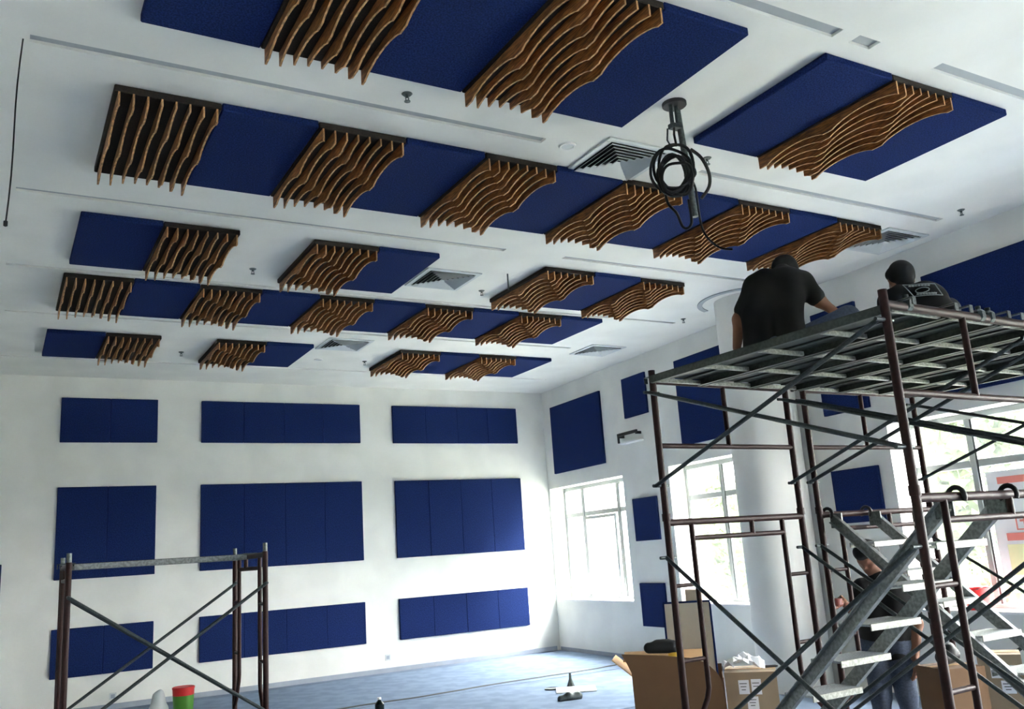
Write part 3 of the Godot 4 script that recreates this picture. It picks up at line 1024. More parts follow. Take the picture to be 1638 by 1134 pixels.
func head(c: Vector3, face: Vector3, up: Vector3) -> Array:
	# c is the middle of the skull; face is where it looks
	face = face.normalized()
	var right := face.cross(up).normalized()
	up = right.cross(face).normalized()
	var q := func(x: float, y: float, z: float) -> Vector3: return c + right * x + up * y + face * z
	var b := []
	b.append([q.call(0, 0.03, -0.025), q.call(0, 0.035, 0.012), 0.078, 0.072])
	b.append([q.call(0, -0.01, 0.02), q.call(0, -0.07, 0.045), 0.062, 0.042])
	b.append([q.call(0, -0.075, 0.05), q.call(0, -0.092, 0.072), 0.032, 0.020])
	b.append([q.call(-0.03, 0.022, 0.072), q.call(0.03, 0.022, 0.072), 0.014, 0.014])
	b.append([q.call(0, 0.012, 0.080), q.call(0, -0.024, 0.102), 0.010, 0.013])
	for s in [-1.0, 1.0]:
		b.append([q.call(s * 0.042, -0.02, 0.055), q.call(s * 0.030, -0.05, 0.06), 0.022, 0.018])
		b.append([q.call(s * 0.074, 0.015, -0.012), q.call(s * 0.077, -0.025, -0.005), 0.014, 0.009])
		b.append([q.call(s * 0.052, -0.06, 0.0), q.call(s * 0.024, -0.092, 0.05), 0.018, 0.018])
	b.append([q.call(-0.018, -0.054, 0.082), q.call(0.018, -0.054, 0.082), 0.0085, 0.0085])
	b.append([q.call(-0.015, -0.066, 0.080), q.call(0.015, -0.066, 0.080), 0.0085, 0.0085])
	return b


func hair(c: Vector3, face: Vector3, up: Vector3, low: float) -> Array:
	face = face.normalized()
	var right := face.cross(up).normalized()
	up = right.cross(face).normalized()
	var q := func(x: float, y: float, z: float) -> Vector3: return c + right * x + up * y + face * z
	var b := []
	b.append([q.call(0, 0.045, -0.03), q.call(0, 0.058, 0.018), 0.083, 0.069])
	b.append([q.call(0, 0.02, -0.048), q.call(0, low, -0.056), 0.072, 0.052])
	for s in [-1.0, 1.0]:
		b.append([q.call(s * 0.052, 0.055, 0.015), q.call(s * 0.056, 0.005, -0.025), 0.034, 0.028])
		b.append([q.call(s * 0.025, 0.088, 0.035), q.call(s * 0.02, 0.072, 0.062), 0.030, 0.018])
	return b


func fatten(bones: Array, by: float) -> Array:
	var r := []
	for b in bones:
		r.append([b[0], b[1], b[2] + by, b[3] + by])
	return r


func shade_bones(o: Node3D, called: String, bones: Array, m: Material, cell: float, k := 0.03) -> void:
	part(called, MB.new().flesh(bones, cell, k), m, o)


func build_people() -> void:
	var V := func(x: float, y: float, z: float) -> Vector3: return Vector3(x, y, z)
	# --- worker crouching on the platform, back to the camera
	var o := thing("person", "worker in a plain black T-shirt crouching at the left of the platform, back turned", "person", Vector3(4.308, 2.764, -4.031), deg_to_rad(-46.9))
	var pelvis := Vector3(0.03, 0.08, 0.0)
	var waist := Vector3(0.035, 0.30, 0.02)
	var chest := Vector3(0.085, 0.47, -0.01)
	var neck := Vector3(0.135, 0.575, -0.07)
	var hc := Vector3(0.158, 0.60, -0.165)
	var shl := Vector3(-0.045, 0.50, 0.0)
	var shr := Vector3(0.245, 0.487, -0.02)
	var ell := Vector3(-0.175, 0.30, -0.02)
	var wrl := Vector3(-0.215, 0.115, -0.06)
	var elr := Vector3(0.335, 0.365, -0.06)
	var wrr := Vector3(0.425, 0.285, -0.10)
	var torso := [
		[pelvis + V.call(-0.09, 0, 0), waist + V.call(-0.075, 0, 0), 0.105, 0.105], [pelvis + V.call(0.09, 0, 0), waist + V.call(0.075, 0, 0), 0.105, 0.105],
		[waist + V.call(-0.075, 0, 0), chest + V.call(-0.08, 0, 0), 0.105, 0.115], [waist + V.call(0.075, 0, 0), chest + V.call(0.07, 0, 0), 0.105, 0.115],
		[chest + V.call(-0.07, 0.04, 0), shl, 0.095, 0.068], [chest + V.call(0.07, 0.03, 0), shr, 0.095, 0.068], [chest, neck, 0.10, 0.062]]
	var arms_up := [[shl, shl.lerp(ell, 0.72), 0.060, 0.054], [shr, shr.lerp(elr, 0.80), 0.060, 0.052]]
	var arms := [[shl, ell, 0.052, 0.043], [ell, wrl, 0.042, 0.028], [shr, elr, 0.052, 0.043], [elr, wrr, 0.042, 0.028]]
	var kr := Vector3(0.50, 0.235, -0.10)
	var kl := Vector3(-0.02, 0.30, -0.42)
	var legs := [[pelvis + V.call(0.08, -0.03, 0), kr, 0.092, 0.062], [kr, Vector3(0.30, -0.005, -0.32), 0.058, 0.045], [pelvis + V.call(-0.07, -0.03, 0), kl, 0.092, 0.064], [kl, Vector3(-0.03, -0.01, -0.24), 0.058, 0.044]]
	var body := torso + arms + legs + [[neck, hc + V.call(0, -0.02, 0.05), 0.052, 0.055]] + head(hc, Vector3(0.1, -0.55, -0.8), Vector3(0.05, 0.8, -0.55))
	var bm := MB.new().flesh(body, 0.013, 0.028)
	bm.flesh(hand(wrl, Vector3(-0.02, -0.8, -0.35), Vector3(-0.9, 0, 0.2), -1.0, 0.35), 0.004, 0.008)
	bm.flesh(hand(wrr, Vector3(0.8, -0.25, -0.3), Vector3(0.2, 0.9, 0.1), 1.0, 0.40), 0.004, 0.008)
	part("body", bm, M.skin, o)
	shade_bones(o, "shirt", fatten(torso, 0.010) + fatten(arms_up, 0.010), M.shirt, 0.013)
	shade_bones(o, "trousers", fatten(legs + [[pelvis + V.call(-0.08, -0.02, 0), pelvis + V.call(0.08, -0.02, 0), 0.105, 0.105]], 0.014), M.jeans, 0.014)
	shade_bones(o, "hair", hair(hc, Vector3(0.1, -0.55, -0.8), Vector3(0.05, 0.8, -0.55), -0.04), M.hair, 0.010)
	for f in [[Vector3(0.30, -0.051, -0.32), Vector3(0.40, -0.053, -0.42)], [Vector3(-0.03, -0.051, -0.24), Vector3(-0.03, -0.053, -0.40)]]:
		shade_bones(o, "shoe", [[f[0], f[1], 0.036, 0.034], [f[0].lerp(f[1], 0.1) + V.call(0, 0.03, 0), f[0].lerp(f[1], 0.3), 0.036, 0.03]], M.shoe, 0.010, 0.02)

	# --- second worker sitting farther right, printed shirt
	o = thing("person", "seated worker in a dark cap, shirt with a grey printed back, at the platform's right", "person", Vector3(5.161, 2.764, -3.614), deg_to_rad(-55.0))
	pelvis = Vector3(0.10, 0.06, 0.02)
	waist = Vector3(0.09, 0.22, 0.0)
	chest = Vector3(0.055, 0.35, -0.05)
	neck = Vector3(0.0, 0.435, -0.09)
	hc = Vector3(-0.005, 0.525, -0.12)
	shl = Vector3(-0.095, 0.375, -0.06)
	shr = Vector3(0.175, 0.345, -0.04)
	ell = Vector3(-0.155, 0.21, -0.24)
	wrl = Vector3(-0.06, 0.20, -0.44)
	elr = Vector3(0.26, 0.18, -0.20)
	wrr = Vector3(0.16, 0.18, -0.42)
	torso = [
		[pelvis + V.call(-0.09, 0, 0), waist + V.call(-0.08, 0, 0), 0.105, 0.105], [pelvis + V.call(0.09, 0, 0), waist + V.call(0.085, 0, 0), 0.105, 0.105],
		[waist + V.call(-0.08, 0, 0), chest + V.call(-0.075, 0, 0), 0.105, 0.112], [waist + V.call(0.085, 0, 0), chest + V.call(0.07, 0, 0), 0.105, 0.112],
		[chest + V.call(-0.06, 0.01, 0), shl, 0.09, 0.066], [chest + V.call(0.06, 0.01, 0), shr, 0.09, 0.066], [chest, neck, 0.095, 0.060]]
	arms_up = [[shl, shl.lerp(ell, 0.72), 0.060, 0.054], [shr, shr.lerp(elr, 0.72), 0.060, 0.054]]
	arms = [[shl, ell, 0.050, 0.042], [ell, wrl, 0.041, 0.028], [shr, elr, 0.050, 0.042], [elr, wrr, 0.041, 0.028]]
	kr = Vector3(0.26, 0.34, -0.42)
	kl = Vector3(-0.10, 0.34, -0.44)
	legs = [[pelvis + V.call(0.08, -0.03, 0), kr, 0.09, 0.062], [kr, Vector3(0.20, -0.01, -0.36), 0.058, 0.043], [pelvis + V.call(-0.08, -0.03, 0), kl, 0.09, 0.062], [kl, Vector3(-0.06, -0.01, -0.36), 0.058, 0.043]]
	var face := Vector3(-0.35, -0.25, -0.9)
	var up := Vector3(-0.1, 0.95, -0.25)
	body = torso + arms + legs + [[neck, hc + V.call(0, -0.02, 0.02), 0.052, 0.054]] + head(hc, face, up)
	bm = MB.new().flesh(body, 0.013, 0.028)
	bm.flesh(hand(wrl, Vector3(0.5, -0.2, -0.8), Vector3(0, 0.9, -0.2), -1.0, 0.4), 0.004, 0.008)
	bm.flesh(hand(wrr, Vector3(-0.4, -0.2, -0.8), Vector3(0, 0.9, -0.2), 1.0, 0.4), 0.004, 0.008)
	part("body", bm, M.skin, o)
	var shirt_bones := fatten(torso, 0.010) + fatten(arms_up, 0.010)
	shade_bones(o, "shirt", shirt_bones, M.shirt_navy, 0.013)
	shade_bones(o, "trousers", fatten(legs + [[pelvis + V.call(-0.08, -0.02, 0), pelvis + V.call(0.08, -0.02, 0), 0.105, 0.105]], 0.014), M.jeans_dark, 0.014)
	shade_bones(o, "cap", hair(hc, face, up, -0.075) + [[hc + V.call(-0.03, 0.06, -0.06), hc + V.call(-0.075, 0.045, -0.13), 0.035, 0.012]], M.hair, 0.010)
	for f in [[Vector3(0.20, -0.051, -0.35), Vector3(0.22, -0.053, -0.50)], [Vector3(-0.06, -0.051, -0.35), Vector3(-0.08, -0.053, -0.50)]]:
		shade_bones(o, "shoe", [[f[0], f[1], 0.036, 0.034], [f[0].lerp(f[1], 0.1) + V.call(0, 0.03, 0), f[0].lerp(f[1], 0.3), 0.036, 0.03]], M.shoe, 0.010, 0.02)
	# the print on the back: an outlined field with two lines and an oval, laid on the cloth
	var ink := MB.new()
	var strokes := [[[0.0, 0.455], [0.19, 0.425], [0.225, 0.335], [0.055, 0.355], [0.0, 0.455]]]
	var oval := []
	for i in 13:
		oval.append([0.112 + 0.042 * cos(TAU * i / 12), 0.388 + 0.018 * sin(TAU * i / 12)])
	strokes.append(oval)
	for r in [[0.035, 0.436, 0.165, 0.414], [0.075, 0.365, 0.195, 0.350]]:
		for i in 7:
			var x0 := lerpf(r[0], r[2], i / 7.0)
			var y0 := lerpf(r[1], r[3], i / 7.0)
			strokes.append([[x0, y0 - 0.006], [x0 + 0.004, y0 + 0.007], [x0 + 0.009, y0 - 0.006], [x0 + 0.013, y0 + 0.005]])
	for s in strokes:
		var pts := []
		for i in s.size() - 1:
			for j in 6:
				pts.append(on_cloth(shirt_bones, lerpf(s[i][0], s[i + 1][0], j / 6.0), lerpf(s[i][1], s[i + 1][1], j / 6.0)))
		pts.append(on_cloth(shirt_bones, s[-1][0], s[-1][1]))
		ink.path(pts, 0.0032, 5, false)
	part("shirt_print", ink, M.print, o)

	# --- worker standing behind the stairs
	o = thing("person", "standing worker in black T-shirt and jeans behind the stairs, looking at his hand", "person", Vector3(5.845, 0, -4.70), deg_to_rad(-51.2))
	pelvis = Vector3(-0.02, 0.83, 0.0)
	waist = Vector3(-0.01, 0.98, 0.0)
	chest = Vector3(0.01, 1.15, 0.01)
	neck = Vector3(-0.01, 1.30, 0.02)
	hc = Vector3(-0.055, 1.452, 0.04)
	shl = Vector3(-0.125, 1.225, 0.05)
	shr = Vector3(0.155, 1.205, -0.03)
	ell = Vector3(-0.185, 1.02, 0.10)
	wrl = Vector3(-0.262, 1.135, 0.24)
	elr = Vector3(0.215, 0.95, -0.02)
	wrr = Vector3(0.165, 0.72, 0.08)
	torso = [
		[pelvis + V.call(-0.075, -0.08, 0), waist + V.call(-0.07, 0, 0), 0.098, 0.10], [pelvis + V.call(0.075, -0.08, 0), waist + V.call(0.07, 0, 0), 0.098, 0.10],
		[waist + V.call(-0.07, 0, 0), chest + V.call(-0.065, 0, 0), 0.10, 0.11], [waist + V.call(0.07, 0, 0), chest + V.call(0.065, 0, 0), 0.10, 0.11],
		[chest + V.call(-0.06, 0.02, 0), shl, 0.09, 0.062], [chest + V.call(0.06, 0.02, 0), shr, 0.09, 0.062], [chest, neck, 0.09, 0.058]]
	arms_up = [[shl, shl.lerp(ell, 0.75), 0.060, 0.054], [shr, shr.lerp(elr, 0.75), 0.060, 0.054]]
	arms = [[shl, ell, 0.050, 0.041], [ell, wrl, 0.040, 0.028], [shr, elr, 0.050, 0.041], [elr, wrr, 0.040, 0.028]]
	kr = Vector3(0.07, 0.45, 0.03)
	kl = Vector3(-0.11, 0.45, 0.04)
	legs = [[pelvis + V.call(0.08, -0.03, 0), kr, 0.09, 0.06], [kr, Vector3(0.08, 0.09, -0.02), 0.056, 0.042], [pelvis + V.call(-0.08, -0.03, 0), kl, 0.09, 0.06], [kl, Vector3(-0.13, 0.09, 0.0), 0.056, 0.042]]
	face = Vector3(-0.42, -0.62, 0.62)
	up = Vector3(-0.35, 0.75, 0.5)
	body = torso + arms + legs + [[neck, hc + V.call(0.02, -0.04, -0.01), 0.050, 0.052]] + head(hc, face, up)
	bm = MB.new().flesh(body, 0.014, 0.028)
	bm.flesh(hand(wrl, Vector3(-0.4, 0.35, 0.7), Vector3(-0.6, 0.6, -0.3), 1.0, 0.75), 0.004, 0.008)
	bm.flesh(hand(wrr, Vector3(-0.1, -1, 0.1), Vector3(0.8, 0, -0.3), 1.0, 0.3), 0.004, 0.008)
	part("body", bm, M.skin, o)
	shade_bones(o, "shirt", fatten(torso, 0.011) + fatten(arms_up, 0.011), M.shirt, 0.014)
	shade_bones(o, "trousers", fatten(legs + [[pelvis + V.call(-0.075, -0.02, 0), pelvis + V.call(0.075, -0.02, 0), 0.098, 0.098]], 0.014), M.jeans, 0.014)
	shade_bones(o, "hair", hair(hc, face, up, -0.045), M.hair, 0.010)
	var fr := face.normalized()
	var rt := fr.cross(up).normalized()
	var uu := rt.cross(fr)
	for s in [-1.0, 1.0]:
		part("eye", MB.new().flesh([[hc + rt * s * 0.031 + uu * 0.006 + fr * 0.071, hc + rt * s * 0.031 + uu * 0.006 + fr * 0.072, 0.011, 0.011]], 0.004, 0.004), M.ink, o)
	for f in [[Vector3(0.08, 0.04, -0.05), Vector3(0.03, 0.036, 0.10)], [Vector3(-0.13, 0.04, -0.03), Vector3(-0.21, 0.036, 0.10)]]:
		shade_bones(o, "shoe", [[f[0], f[1], 0.040, 0.036], [f[0].lerp(f[1], 0.1) + V.call(0, 0.04, 0), f[0].lerp(f[1], 0.35), 0.038, 0.03]], M.shoe, 0.010, 0.02)
	one("roll_of_tape", MB.new().lathe(Vector3.ZERO, [Vector2(0.024, -0.024), Vector2(0.048, -0.024), Vector2(0.05, -0.02), Vector2(0.05, 0.02), Vector2(0.048, 0.024), Vector2(0.024, 0.024), Vector2(0.024, -0.024)], 20), mat(Color(0.45, 0.20, 0.17), 0.5), "brownish roll held in the standing worker's raised hand", "tape", Vector3(5.845, 0, -4.70) + Basis(Vector3.UP, deg_to_rad(-51.2)) * (wrl + Vector3(-0.055, 0.02, 0.10)), 0.3)


# where a ray going away from the camera meets the cloth
func on_cloth(bones: Array, x: float, y: float) -> Vector3:
	var p := Vector3(x, y, 0.4)
	for i in 60:
		var d := 9.0
		for b in bones:
			var ab: Vector3 = b[1] - b[0]
			var t := clampf((p - b[0]).dot(ab) / maxf(ab.length_squared(), 1e-9), 0, 1)
			var e: float = p.distance_to(b[0] + ab * t) - lerpf(b[2], b[3], t)
			var h := maxf(0.03 - absf(d - e), 0.0)
			d = minf(d, e) - h * h / 0.12
		if d < 0.001:
			break
		p.z -= maxf(d, 0.001) * 0.8
	return p + Vector3(0, 0, 0.001)


# ---------------------------------------------------------------- things lying about
func prism(poly: Array, z0: float, z1: float) -> MB:
	var m := MB.new()
	var pv := PackedVector2Array()
	for q in poly:
		pv.append(q)
	var idx := Geometry2D.triangulate_polygon(pv)
	for i in range(0, idx.size(), 3):
		for z in [z0, z1]:
			m.flat(Vector3(pv[idx[i]].x, pv[idx[i]].y, z), Vector3(pv[idx[i + 1]].x, pv[idx[i + 1]].y, z), Vector3(pv[idx[i + 2]].x, pv[idx[i + 2]].y, z), Vector3(0, 0, 1.0 if z == maxf(z0, z1) else -1.0))
	var area := 0.0
	for i in pv.size():
		area += pv[i].cross(pv[(i + 1) % pv.size()])
	for i in pv.size():
		var a := pv[i]
		var b := pv[(i + 1) % pv.size()]
		var nn := Vector2(b.y - a.y, a.x - b.x) * signf(area)
		m.quad(Vector3(a.x, a.y, z0), Vector3(b.x, b.y, z0), Vector3(b.x, b.y, z1), Vector3(a.x, a.y, z1), Vector3(nn.x, nn.y, 0))
	return m


func carton(label: String, at: Vector3, turn: float, size: Vector3, m: Material, slips: Array) -> Node3D:
	var t := thing("cardboard_box", label, "box", at, turn)
	var b := MB.new()
	var w := 0.007
	b.box(Vector3(0, size.y / 2, size.z / 2 - w / 2), Vector3(size.x, size.y, w)).box(Vector3(0, size.y / 2, -size.z / 2 + w / 2), Vector3(size.x, size.y, w))
	b.box(Vector3(size.x / 2 - w / 2, size.y / 2, 0), Vector3(w, size.y, size.z - 2 * w)).box(Vector3(-size.x / 2 + w / 2, size.y / 2, 0), Vector3(w, size.y, size.z - 2 * w))
	b.box(Vector3(0, w / 2, 0), Vector3(size.x - 2 * w, w, size.z - 2 * w))
	part("body", b, m, t)
	for s in [-1.0, 1.0]:
		var f := MB.new().box(Vector3(0, size.y - w / 2 + 0.001, s * size.z / 4), Vector3(size.x, w, size.z / 2 - 0.003))
		part("top_flap", f, m, t)
	part("tape", MB.new().box(Vector3(0, size.y + 0.0035, 0), Vector3(size.x, 0.002, 0.05)), M.kraft, t)
	for q in slips:
		part("paper_label", MB.new().box(Vector3(q[0], q[1], size.z / 2 + 0.001), Vector3(q[2], q[3], 0.002)), M.paper, t)
		for k in 3:
			part("printed_line", MB.new().box(Vector3(q[0] - q[2] * 0.05, q[1] + q[3] * (0.25 - 0.22 * k), size.z / 2 + 0.0025), Vector3(q[2] * (0.7 - 0.15 * k), 0.006, 0.001)), M.gasket, t)
	return t


func build_clutter() -> void:
	# big open box before the pillar
	var ang := deg_to_rad(-41.0)
	var t := thing("cardboard_box", "large open brown cardboard box with flared flaps below the middle window", "box", Vector3(4.67, 0, -5.75), ang)
	var outline := [Vector2(-0.346, 0.000), Vector2(0.356, 0.000), Vector2(0.332, 0.583), Vector2(0.298, 0.660), Vector2(0.231, 0.728), Vector2(0.135, 0.771), Vector2(-0.096, 0.800), Vector2(-0.423, 0.824), Vector2(-0.389, 0.756), Vector2(-0.356, 0.680)]
	part("front_wall", prism(outline, -0.004, 0.004), M.card, t)
	part("back_wall", MB.new().box(Vector3(0, 0.34, -0.36), Vector3(0.69, 0.68, 0.007)), M.card, t)
	for s in [-1.0, 1.0]:
		part("side_wall", MB.new().box(Vector3(s * 0.343, 0.31, -0.18), Vector3(0.007, 0.62, 0.352)), M.card, t)
	part("bottom", MB.new().box(Vector3(0, 0.004, -0.18), Vector3(0.676, 0.007, 0.35)), M.card, t)
	part("back_flap", MB.new().box(Vector3(-0.10, 0.79, -0.11), Vector3(0.63, 0.007, 0.20), 0.0, Basis(Vector3.RIGHT, 0.25)), M.kraft, t)
	part("side_flap", MB.new().box(Vector3(-0.42, 0.71, -0.18), Vector3(0.22, 0.007, 0.34), 0.0, Basis(Vector3.BACK, -0.7)), M.kraft, t)
	# panel standing in it, seen from its bare back
	t = thing("leaning_panel", "spare navy panel standing in the open box, bare beige back to the camera", "panel", Vector3(4.79, 0.012, -5.91), ang)
	var tilt := Basis(Vector3.RIGHT, -0.12)
	part("core", MB.new().box(tilt * Vector3(0.13, 0.585, 0), Vector3(0.36, 1.15, 0.03), 0.002, tilt), M.beige, t)
	part("fabric_edge", MB.new().box(tilt * Vector3(0.13, 1.168, -0.004), Vector3(0.385, 0.016, 0.045), 0.003, tilt).box(tilt * Vector3(0.318, 0.585, -0.004), Vector3(0.016, 1.15, 0.045), 0.003, tilt).box(tilt * Vector3(-0.058, 0.585, -0.004), Vector3(0.016, 1.15, 0.045), 0.003, tilt), M.blue, t)
	# dark cap and tape roll on the flap
	one("tool_pouch", MB.new().flesh([[Vector3(-0.09, 0.04, 0), Vector3(0.10, 0.045, 0.02), 0.042, 0.05], [Vector3(-0.02, 0.065, 0), Vector3(0.06, 0.07, -0.01), 0.035, 0.03]], 0.008, 0.03), M.rubber, "black tool pouch lying on the open box's back flap", "pouch", Vector3(4.62, 0.815, -5.87), ang)
	one("masking_tape", MB.new().lathe(Vector3.ZERO, [Vector2(0.03, 0), Vector2(0.05, 0), Vector2(0.052, 0.004), Vector2(0.052, 0.026), Vector2(0.05, 0.03), Vector2(0.03, 0.03), Vector2(0.03, 0)], 20), M.yellow, "yellow roll of tape beside the black pouch on the open box", "tape", Vector3(4.70, 0.79, -5.80))
	# second carton with slips and crumpled film
	carton("pale cardboard box with three white slips, beside the large open box", Vector3(5.63, 0, -5.97), deg_to_rad(-44.5), Vector3(0.42, 0.57, 0.40), M.card_pale, [[-0.06, 0.455, 0.085, 0.11], [0.04, 0.455, 0.08, 0.12], [0.0, 0.33, 0.09, 0.10]])
	var film := MB.new()
	var grid := []
	for i in 9:
		for j in 7:
			var ex := (i - 4) / 4.0
			var ez := (j - 3) / 3.0
			grid.append(Vector3(ex * 0.17, 0.01 + maxf(0.0, 0.08 * (1.0 - absf(ex) * 0.8) + rng.randf_range(-0.035, 0.045)), ez * 0.14))
	for i in 8:
		for j in 6:
			var p := [grid[i * 7 + j], grid[i * 7 + j + 1], grid[i * 7 + j + 8], grid[i * 7 + j + 7]]
			film.quad(p[0], p[1], p[2], p[3], Vector3.UP)
	one("crumpled_film", film, M.paper, "crumpled white packing film on top of the pale box with slips", "packing film", Vector3(5.60, 0.578, -6.0), deg_to_rad(-44.5))
	one("marker_pen", MB.new().path([Vector3(-0.07, 0.012, 0), Vector3(0.05, 0.012, 0), Vector3(0.07, 0.012, 0)], [0.011, 0.011, 0.006], 10), M.dark, "black marker pen on the pale box beside the crumpled film", "pen", Vector3(5.72, 0.578, -5.83), deg_to_rad(-30))
	# boxes inside the right tower
	carton("tall brown cardboard box behind the stairs, left of the labelled one", Vector3(5.56, 0, -4.02), deg_to_rad(-20), Vector3(0.30, 0.74, 0.30), M.card, [])
	carton("brown cardboard box with white slips between the posts at lower right", Vector3(5.86, 0, -3.86), deg_to_rad(-56), Vector3(0.26, 0.80, 0.26), M.card_pale, [[-0.02, 0.70, 0.08, 0.09], [0.07, 0.69, 0.06, 0.09], [0.03, 0.60, 0.08, 0.08]])
	one("cable_drum", MB.new().flesh([[Vector3(-0.05, 0.05, 0), Vector3(0.05, 0.06, 0), 0.05, 0.05], [Vector3(0, 0.10, 0.02), Vector3(0.04, 0.11, 0), 0.035, 0.03]], 0.01, 0.02), M.rubber, "dark bundle of cable on the brown box behind the stairs", "cable", Vector3(5.56, 0.745, -4.02))
	# sill things
	var sill := SILL + 0.0245
	var b3 := thing("red_pail", "small red plastic pail on the big window's sill, behind the stairs", "pail", onwall(8.06, sill, -0.10), 0.4)
	part("bowl", MB.new().lathe(Vector3.ZERO, [Vector2(0, 0), Vector2(0.10, 0), Vector2(0.135, 0.20), Vector2(0.145, 0.205), Vector2(0.13, 0.20), Vector2(0.095, 0.012), Vector2(0, 0.012)], 24), M.red, b3)
	var hp := []
	for i in 11:
		var a := PI * i / 10
		hp.append(Vector3(cos(a) * 0.135, 0.19 + sin(a) * 0.03, 0.03 + sin(a) * 0.08))
	part("handle", MB.new().path(hp, 0.004, 6), M.galv, b3)
	one("folded_cloth", MB.new().box(Vector3(0, 0.02, 0), Vector3(0.20, 0.04, 0.34), 0.015).box(Vector3(0.01, 0.052, 0.02), Vector3(0.16, 0.026, 0.28), 0.011), M.teal, "teal folded cloth on the big window's sill at the right edge", "cloth", onwall(8.75, sill, -0.10), TURN)
	carton("small pale carton standing on the middle window's sill", onwall(3.78, sill, -0.10), TURN + PI / 2, Vector3(0.28, 0.17, 0.18), M.card_pale, [])
	var dr := MB.new().box(Vector3(0.05, 0.006, 0), Vector3(0.18, 0.012, 0.26), 0.004).box(Vector3(-0.046, -0.05, 0), Vector3(0.012, 0.125, 0.26), 0.004)
	one("blue_cloth", dr, M.blue, "blue cloth draped over the middle window's sill edge below the small carton", "cloth", onwall(3.78, sill - 0.0005, 0.0), TURN)
	# floor
	var sheets := [[Vector3(4.1, 0.003, -11.95), Vector3(8.6, 0.006, 2.6), 0.01, "pale floor protection sheet along the back wall"], [Vector3(4.3, 0.003, -9.35), Vector3(8.0, 0.006, 2.45), -0.02, "pale floor protection sheet in the middle of the hall"], [Vector3(1.3, 0.003, -6.7), Vector3(5.6, 0.006, 2.5), 0.015, "pale floor protection sheet nearest the camera"]]
	for s in sheets:
		var m := MB.new()
		var n := 40
		var h: Vector3 = s[1] / 2
		var front := []
		var back := []
		for i in n + 1:
			var x := lerpf(-h.x, h.x, i / float(n))
			front.append(Vector3(x, 0.003, h.z + 0.035 * sin(x * 2.3 + s[0].z) + rng.randf_range(-0.02, 0.02)))
			back.append(Vector3(x, 0.003, -h.z + 0.03 * sin(x * 1.7 + s[0].x) + rng.randf_range(-0.02, 0.02)))
		for i in n:
			m.quad(front[i], front[i + 1], back[i + 1], back[i], Vector3.UP)
			for e in [[front, Vector3.BACK], [back, Vector3.FORWARD]]:
				m.quad(e[0][i], e[0][i + 1], e[0][i + 1] - Vector3(0, 0.006, 0), e[0][i] - Vector3(0, 0.006, 0), e[1])
		one("floor_sheet", m, M.sheet, s[3], "floor sheet", s[0], s[2], "floor protection sheets")
	var seam := []
	for i in 30:
		var f := i / 29.0
		seam.append(Vector3(lerpf(2.0, 8.1, f), 0.0075, -10.62 - 0.35 * f + 0.03 * sin(f * 17.0) + rng.randf_range(-0.012, 0.012)))
	one("floor_seam", MB.new().path(seam, 0.014, 6), M.gasket, "thin grey floor sheet seam snaking across the pale floor to the window wall", "cable")  # the seam of the floor sheets, shaped as a thin tube
	var bo := thing("bottle", "small dark green bottle standing on the floor at the photo's bottom edge", "bottle", Vector3(3.90, 0.006, -10.14))
	part("glass", MB.new().lathe(Vector3.ZERO, [Vector2(0, 0), Vector2(0.05, 0), Vector2(0.053, 0.01), Vector2(0.053, 0.085), Vector2(0.03, 0.115), Vector2(0.018, 0.125), Vector2(0.018, 0.14)], 18), M.bottle, bo)
	part("cap", MB.new().lathe(Vector3.ZERO, [Vector2(0.021, 0.135), Vector2(0.021, 0.158), Vector2(0, 0.16)], 14), M.white, bo)
	var tr := thing("funnel", "small grey funnel standing on the floor before the window wall", "funnel", Vector3(6.27, 0.006, -9.80))
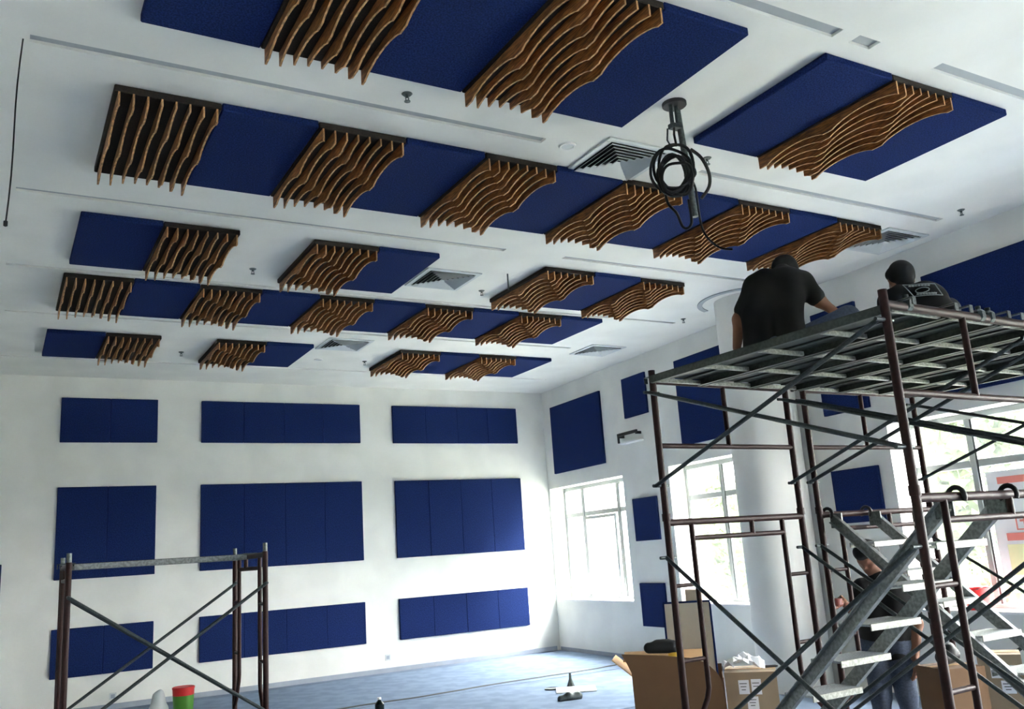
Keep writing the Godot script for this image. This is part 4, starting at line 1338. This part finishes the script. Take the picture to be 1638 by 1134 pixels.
	part("cone", MB.new().lathe(Vector3.ZERO, [Vector2(0.055, 0), Vector2(0.05, 0.012), Vector2(0.018, 0.10), Vector2(0.014, 0.17), Vector2(0, 0.17)], 16), M.brace, tr)
	one("tin_lid", MB.new().lathe(Vector3.ZERO, [Vector2(0.09, 0), Vector2(0.092, 0.01), Vector2(0.085, 0.014), Vector2(0.08, 0.008), Vector2(0, 0.008)], 20), M.galv, "round tin lid on the floor left of the grey funnel", "lid", Vector3(6.03, 0.0065, -9.86))
	one("card_sheet", MB.new().box(Vector3(0, 0.008, 0), Vector3(0.48, 0.014, 0.42), 0.002), M.grille, "flat pale card sheet on the floor in front of the grey funnel", "card", Vector3(6.18, 0.0065, -9.55), -0.55)
	one("dust_cloth", MB.new().flesh([[Vector3(-0.10, 0.03, 0), Vector3(0.12, 0.035, 0.03), 0.035, 0.05], [Vector3(0.0, 0.05, 0.02), Vector3(0.08, 0.05, -0.04), 0.045, 0.035]], 0.01, 0.03), M.brace, "crumpled grey cloth on the floor at the bottom edge left of the boxes", "cloth", Vector3(5.72, 0.0, -9.02))
	var pa := thing("paint_pail", "red and green paint pail behind the left scaffold", "pail", Vector3(2.14, 0.0, -12.22))
	part("pail_body", MB.new().lathe(Vector3.ZERO, [Vector2(0, 0), Vector2(0.115, 0), Vector2(0.125, 0.215), Vector2(0.125, 0.22)], 24), M.green, pa)
	part("red_band", MB.new().lathe(Vector3.ZERO, [Vector2(0.1255, 0.22), Vector2(0.129, 0.30)], 24), M.red, pa)
	part("lid", MB.new().lathe(Vector3.ZERO, [Vector2(0.134, 0.295), Vector2(0.134, 0.315), Vector2(0.125, 0.32), Vector2(0.11, 0.313), Vector2(0, 0.313)], 24), M.red, pa)
	one("plastic_sack", MB.new().flesh([[Vector3(0, 0.10, 0), Vector3(0.0, 0.22, 0.0), 0.10, 0.075], [Vector3(-0.05, 0.07, 0.02), Vector3(0.05, 0.07, -0.02), 0.07, 0.07], [Vector3(0, 0.24, 0), Vector3(0.02, 0.28, 0.0), 0.05, 0.03]], 0.014, 0.04), M.grille, "grey sack leaning beside the red and green paint pail", "sack", Vector3(1.86, 0.0, -12.28))
